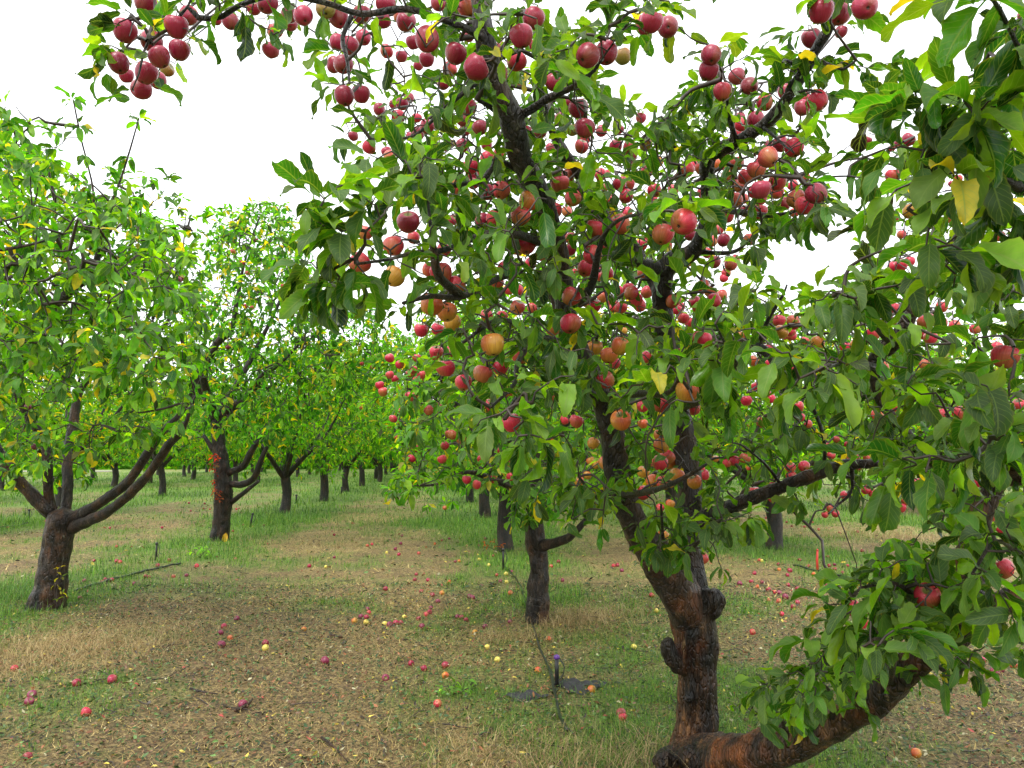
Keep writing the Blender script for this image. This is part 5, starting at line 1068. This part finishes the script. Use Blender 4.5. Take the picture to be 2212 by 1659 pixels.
# dark weed-cloth scraps
M_cloth = simple('weed_cloth', (.020, .019, .022), .7, .3, 80)
for x, y, rx, ry, lab in ((1255, 1484, .16, .16, 'crumpled black weed cloth scrap right of the near riser, under an orange apple'), (1135, 1505, .13, .09, 'small black weed cloth scrap left of the hose')):
    g = gnd(x, y); n_, k_ = 22, 7; m_ = MB(); V = []
    for a in range(k_+1):
        for b_ in range(n_):
            th = b_/n_*2*PI; r_ = (a/k_)*(1+.22*math.sin(3*th+1)+.1*math.sin(7*th)); xx = g[0]+rx*r_*math.cos(th); yy = g[1]+ry*r_*math.sin(th)
            V.append((xx, yy, float(gz(xx, yy))+.034+.016*math.sin(xx*45)*math.cos(yy*38)-.03*(a/k_)**3))
    i = np.arange(k_)[:, None]; j = np.arange(n_)[None]
    m_.add(V, np.stack([i*n_+j, i*n_+(j+1) % n_, (i+1)*n_+(j+1) % n_, (i+1)*n_+j], -1).reshape(-1, 4)); o = m_.obj('weed_cloth', M_cloth); tag(o, lab, 'cloth')

# broken sticks
for k, (x0, y0, x1, y1, r, lab) in enumerate(((508, 1542, 545, 1518, .011, 'short brown stick beside the purple apple'), (694, 1594, 752, 1650, .007, 'long thin reddish stick in the bottom foreground'), (470, 1285+20, 500, 1318, .006, 'thin grey stick on the left bare ground'),
                                 (715, 1370, 738, 1382, .012, 'small dark stick left of the windfall cluster'), (360, 1399, 376, 1388, .010, 'grey stick right of the straw pile'), (410, 1500, 470, 1508, .008, 'dark twig lying across the near left ground'))):
    a, b_ = gnd(x0, y0), gnd(x1, y1); mid = (a+b_)/2+rng.normal(0, .02, 3); P = np.array([[*a[:2], 0, r], [*mid[:2], 0, r*.9], [*b_[:2], 0, r*.5]]); P[:, 2] = gz(P[:, 0], P[:, 1])+.022
    m_ = MB(); tube(m_, catmull(P, .02), 7, .2, seed=k, col=(2.2, 1.7, 1.3)); o = m_.obj('stick', M_bark_dark); tag(o, lab, 'stick')

# red climbing leaves on the second left trunk, seedlings
def plant(name, base, pts, n, L, pal, label, cat, mt=M_leaf_far, yellow=0):
    T = empty(name, tuple(base)); tag(T, label, cat); wm = MB(); bg_ = LeafBag()
    for P in pts:
        P = np.array(P); tube(wm, catmull(np.array([[*base, .005], [*((np.array(base)+P)/2+rng.normal(0, .02, 3)), .004], [*P, .002]]), .05), 5)
        rosette(bg_, P, P-np.array(base)+[0, 0, .05], n, L, pal, yellow, .5, (20, 95))
    wm.obj('stem', M_twig, T); lb_ = MB(); put_leaves(lb_, bg_, 4, 2); lb_.obj('leaves', mt, T)
pts = [at(x, y, 14.72) for x, y in ((461, 1052), (466, 1066), (470, 1072), (462, 1040), (457, 1000), (470, 990), (465, 980), (456, 1010), (466, 1020), (460, 985), (473, 1078), (468, 1002), (467, 1058), (472, 1062))]
plant('red_creeper', at(474, 1165, 14.7), pts, 6, .10, [(.30, .02, .015), (.42, .035, .02), (.20, .015, .012)], 'bright red climbing leaves clinging to the left side of a trunk', 'creeper')
b_ = gnd(124, 1318); plant('seedling', b_, [b_+np.array([x, 0, z]) for x, z in ((0, .12), (.03, .2), (-.03, .28), (.02, .36), (0, .45))], 4, .07, [(.30, .30, .03), (.16, .28, .03)], 'yellow-green seedling growing at the foot of the stout left trunk', 'plant', yellow=.3)
b_ = gnd(432, 1205); plant('seedling', b_, [b_+np.array([x, 0, z]) for x, z in ((-.12, .1), (0, .14), (.1, .12), (.14, .05), (.05, .18))], 4, .12, [(.12, .30, .03), (.16, .36, .04)], 'bright green seedling in the dry grass right of the left riser', 'plant')
b_ = gnd(985, 1500); plant('weed', b_, [b_+np.array([x, y, z]) for x, y, z in ((-.1, 0, .05), (0, .05, .07), (.1, 0, .05), (.05, -.08, .05), (.16, .05, .05), (-.05, -.06, .05))], 6, .07, [(.09, .22, .03), (.12, .28, .04)], 'low bright green weed in the aisle beside the red apple', 'plant')
b_ = at(1085, 1195, 12.9); b_[2] = .02; plant('red_creeper', b_, [b_+np.array([x, 0, z]) for x, z in ((-.25, .1), (-.15, .2), (-.1, .1), (0, .15), (-.3, .16))], 5, .08, [(.26, .05, .02), (.32, .09, .03)], 'orange-red leaves at the foot of the dark third trunk of the right row', 'creeper')
# single yellow leaf propped on the second trunk
mb = MB(); leaves(mb, np.array([at(484, 1176, 14.8)]), np.array([[.1, 0, .9]]), np.array([[.2, -1., 0]]), np.array([.22]), np.array([.16]), np.array([.3]), np.array([.3]), np.array([[.75, .42, .02]]), 6, 4)
o = mb.obj('yellow_leaf', M_litter); tag(o, 'big yellow leaf standing against the foot of the trunk with red climbing leaves', 'leaf')
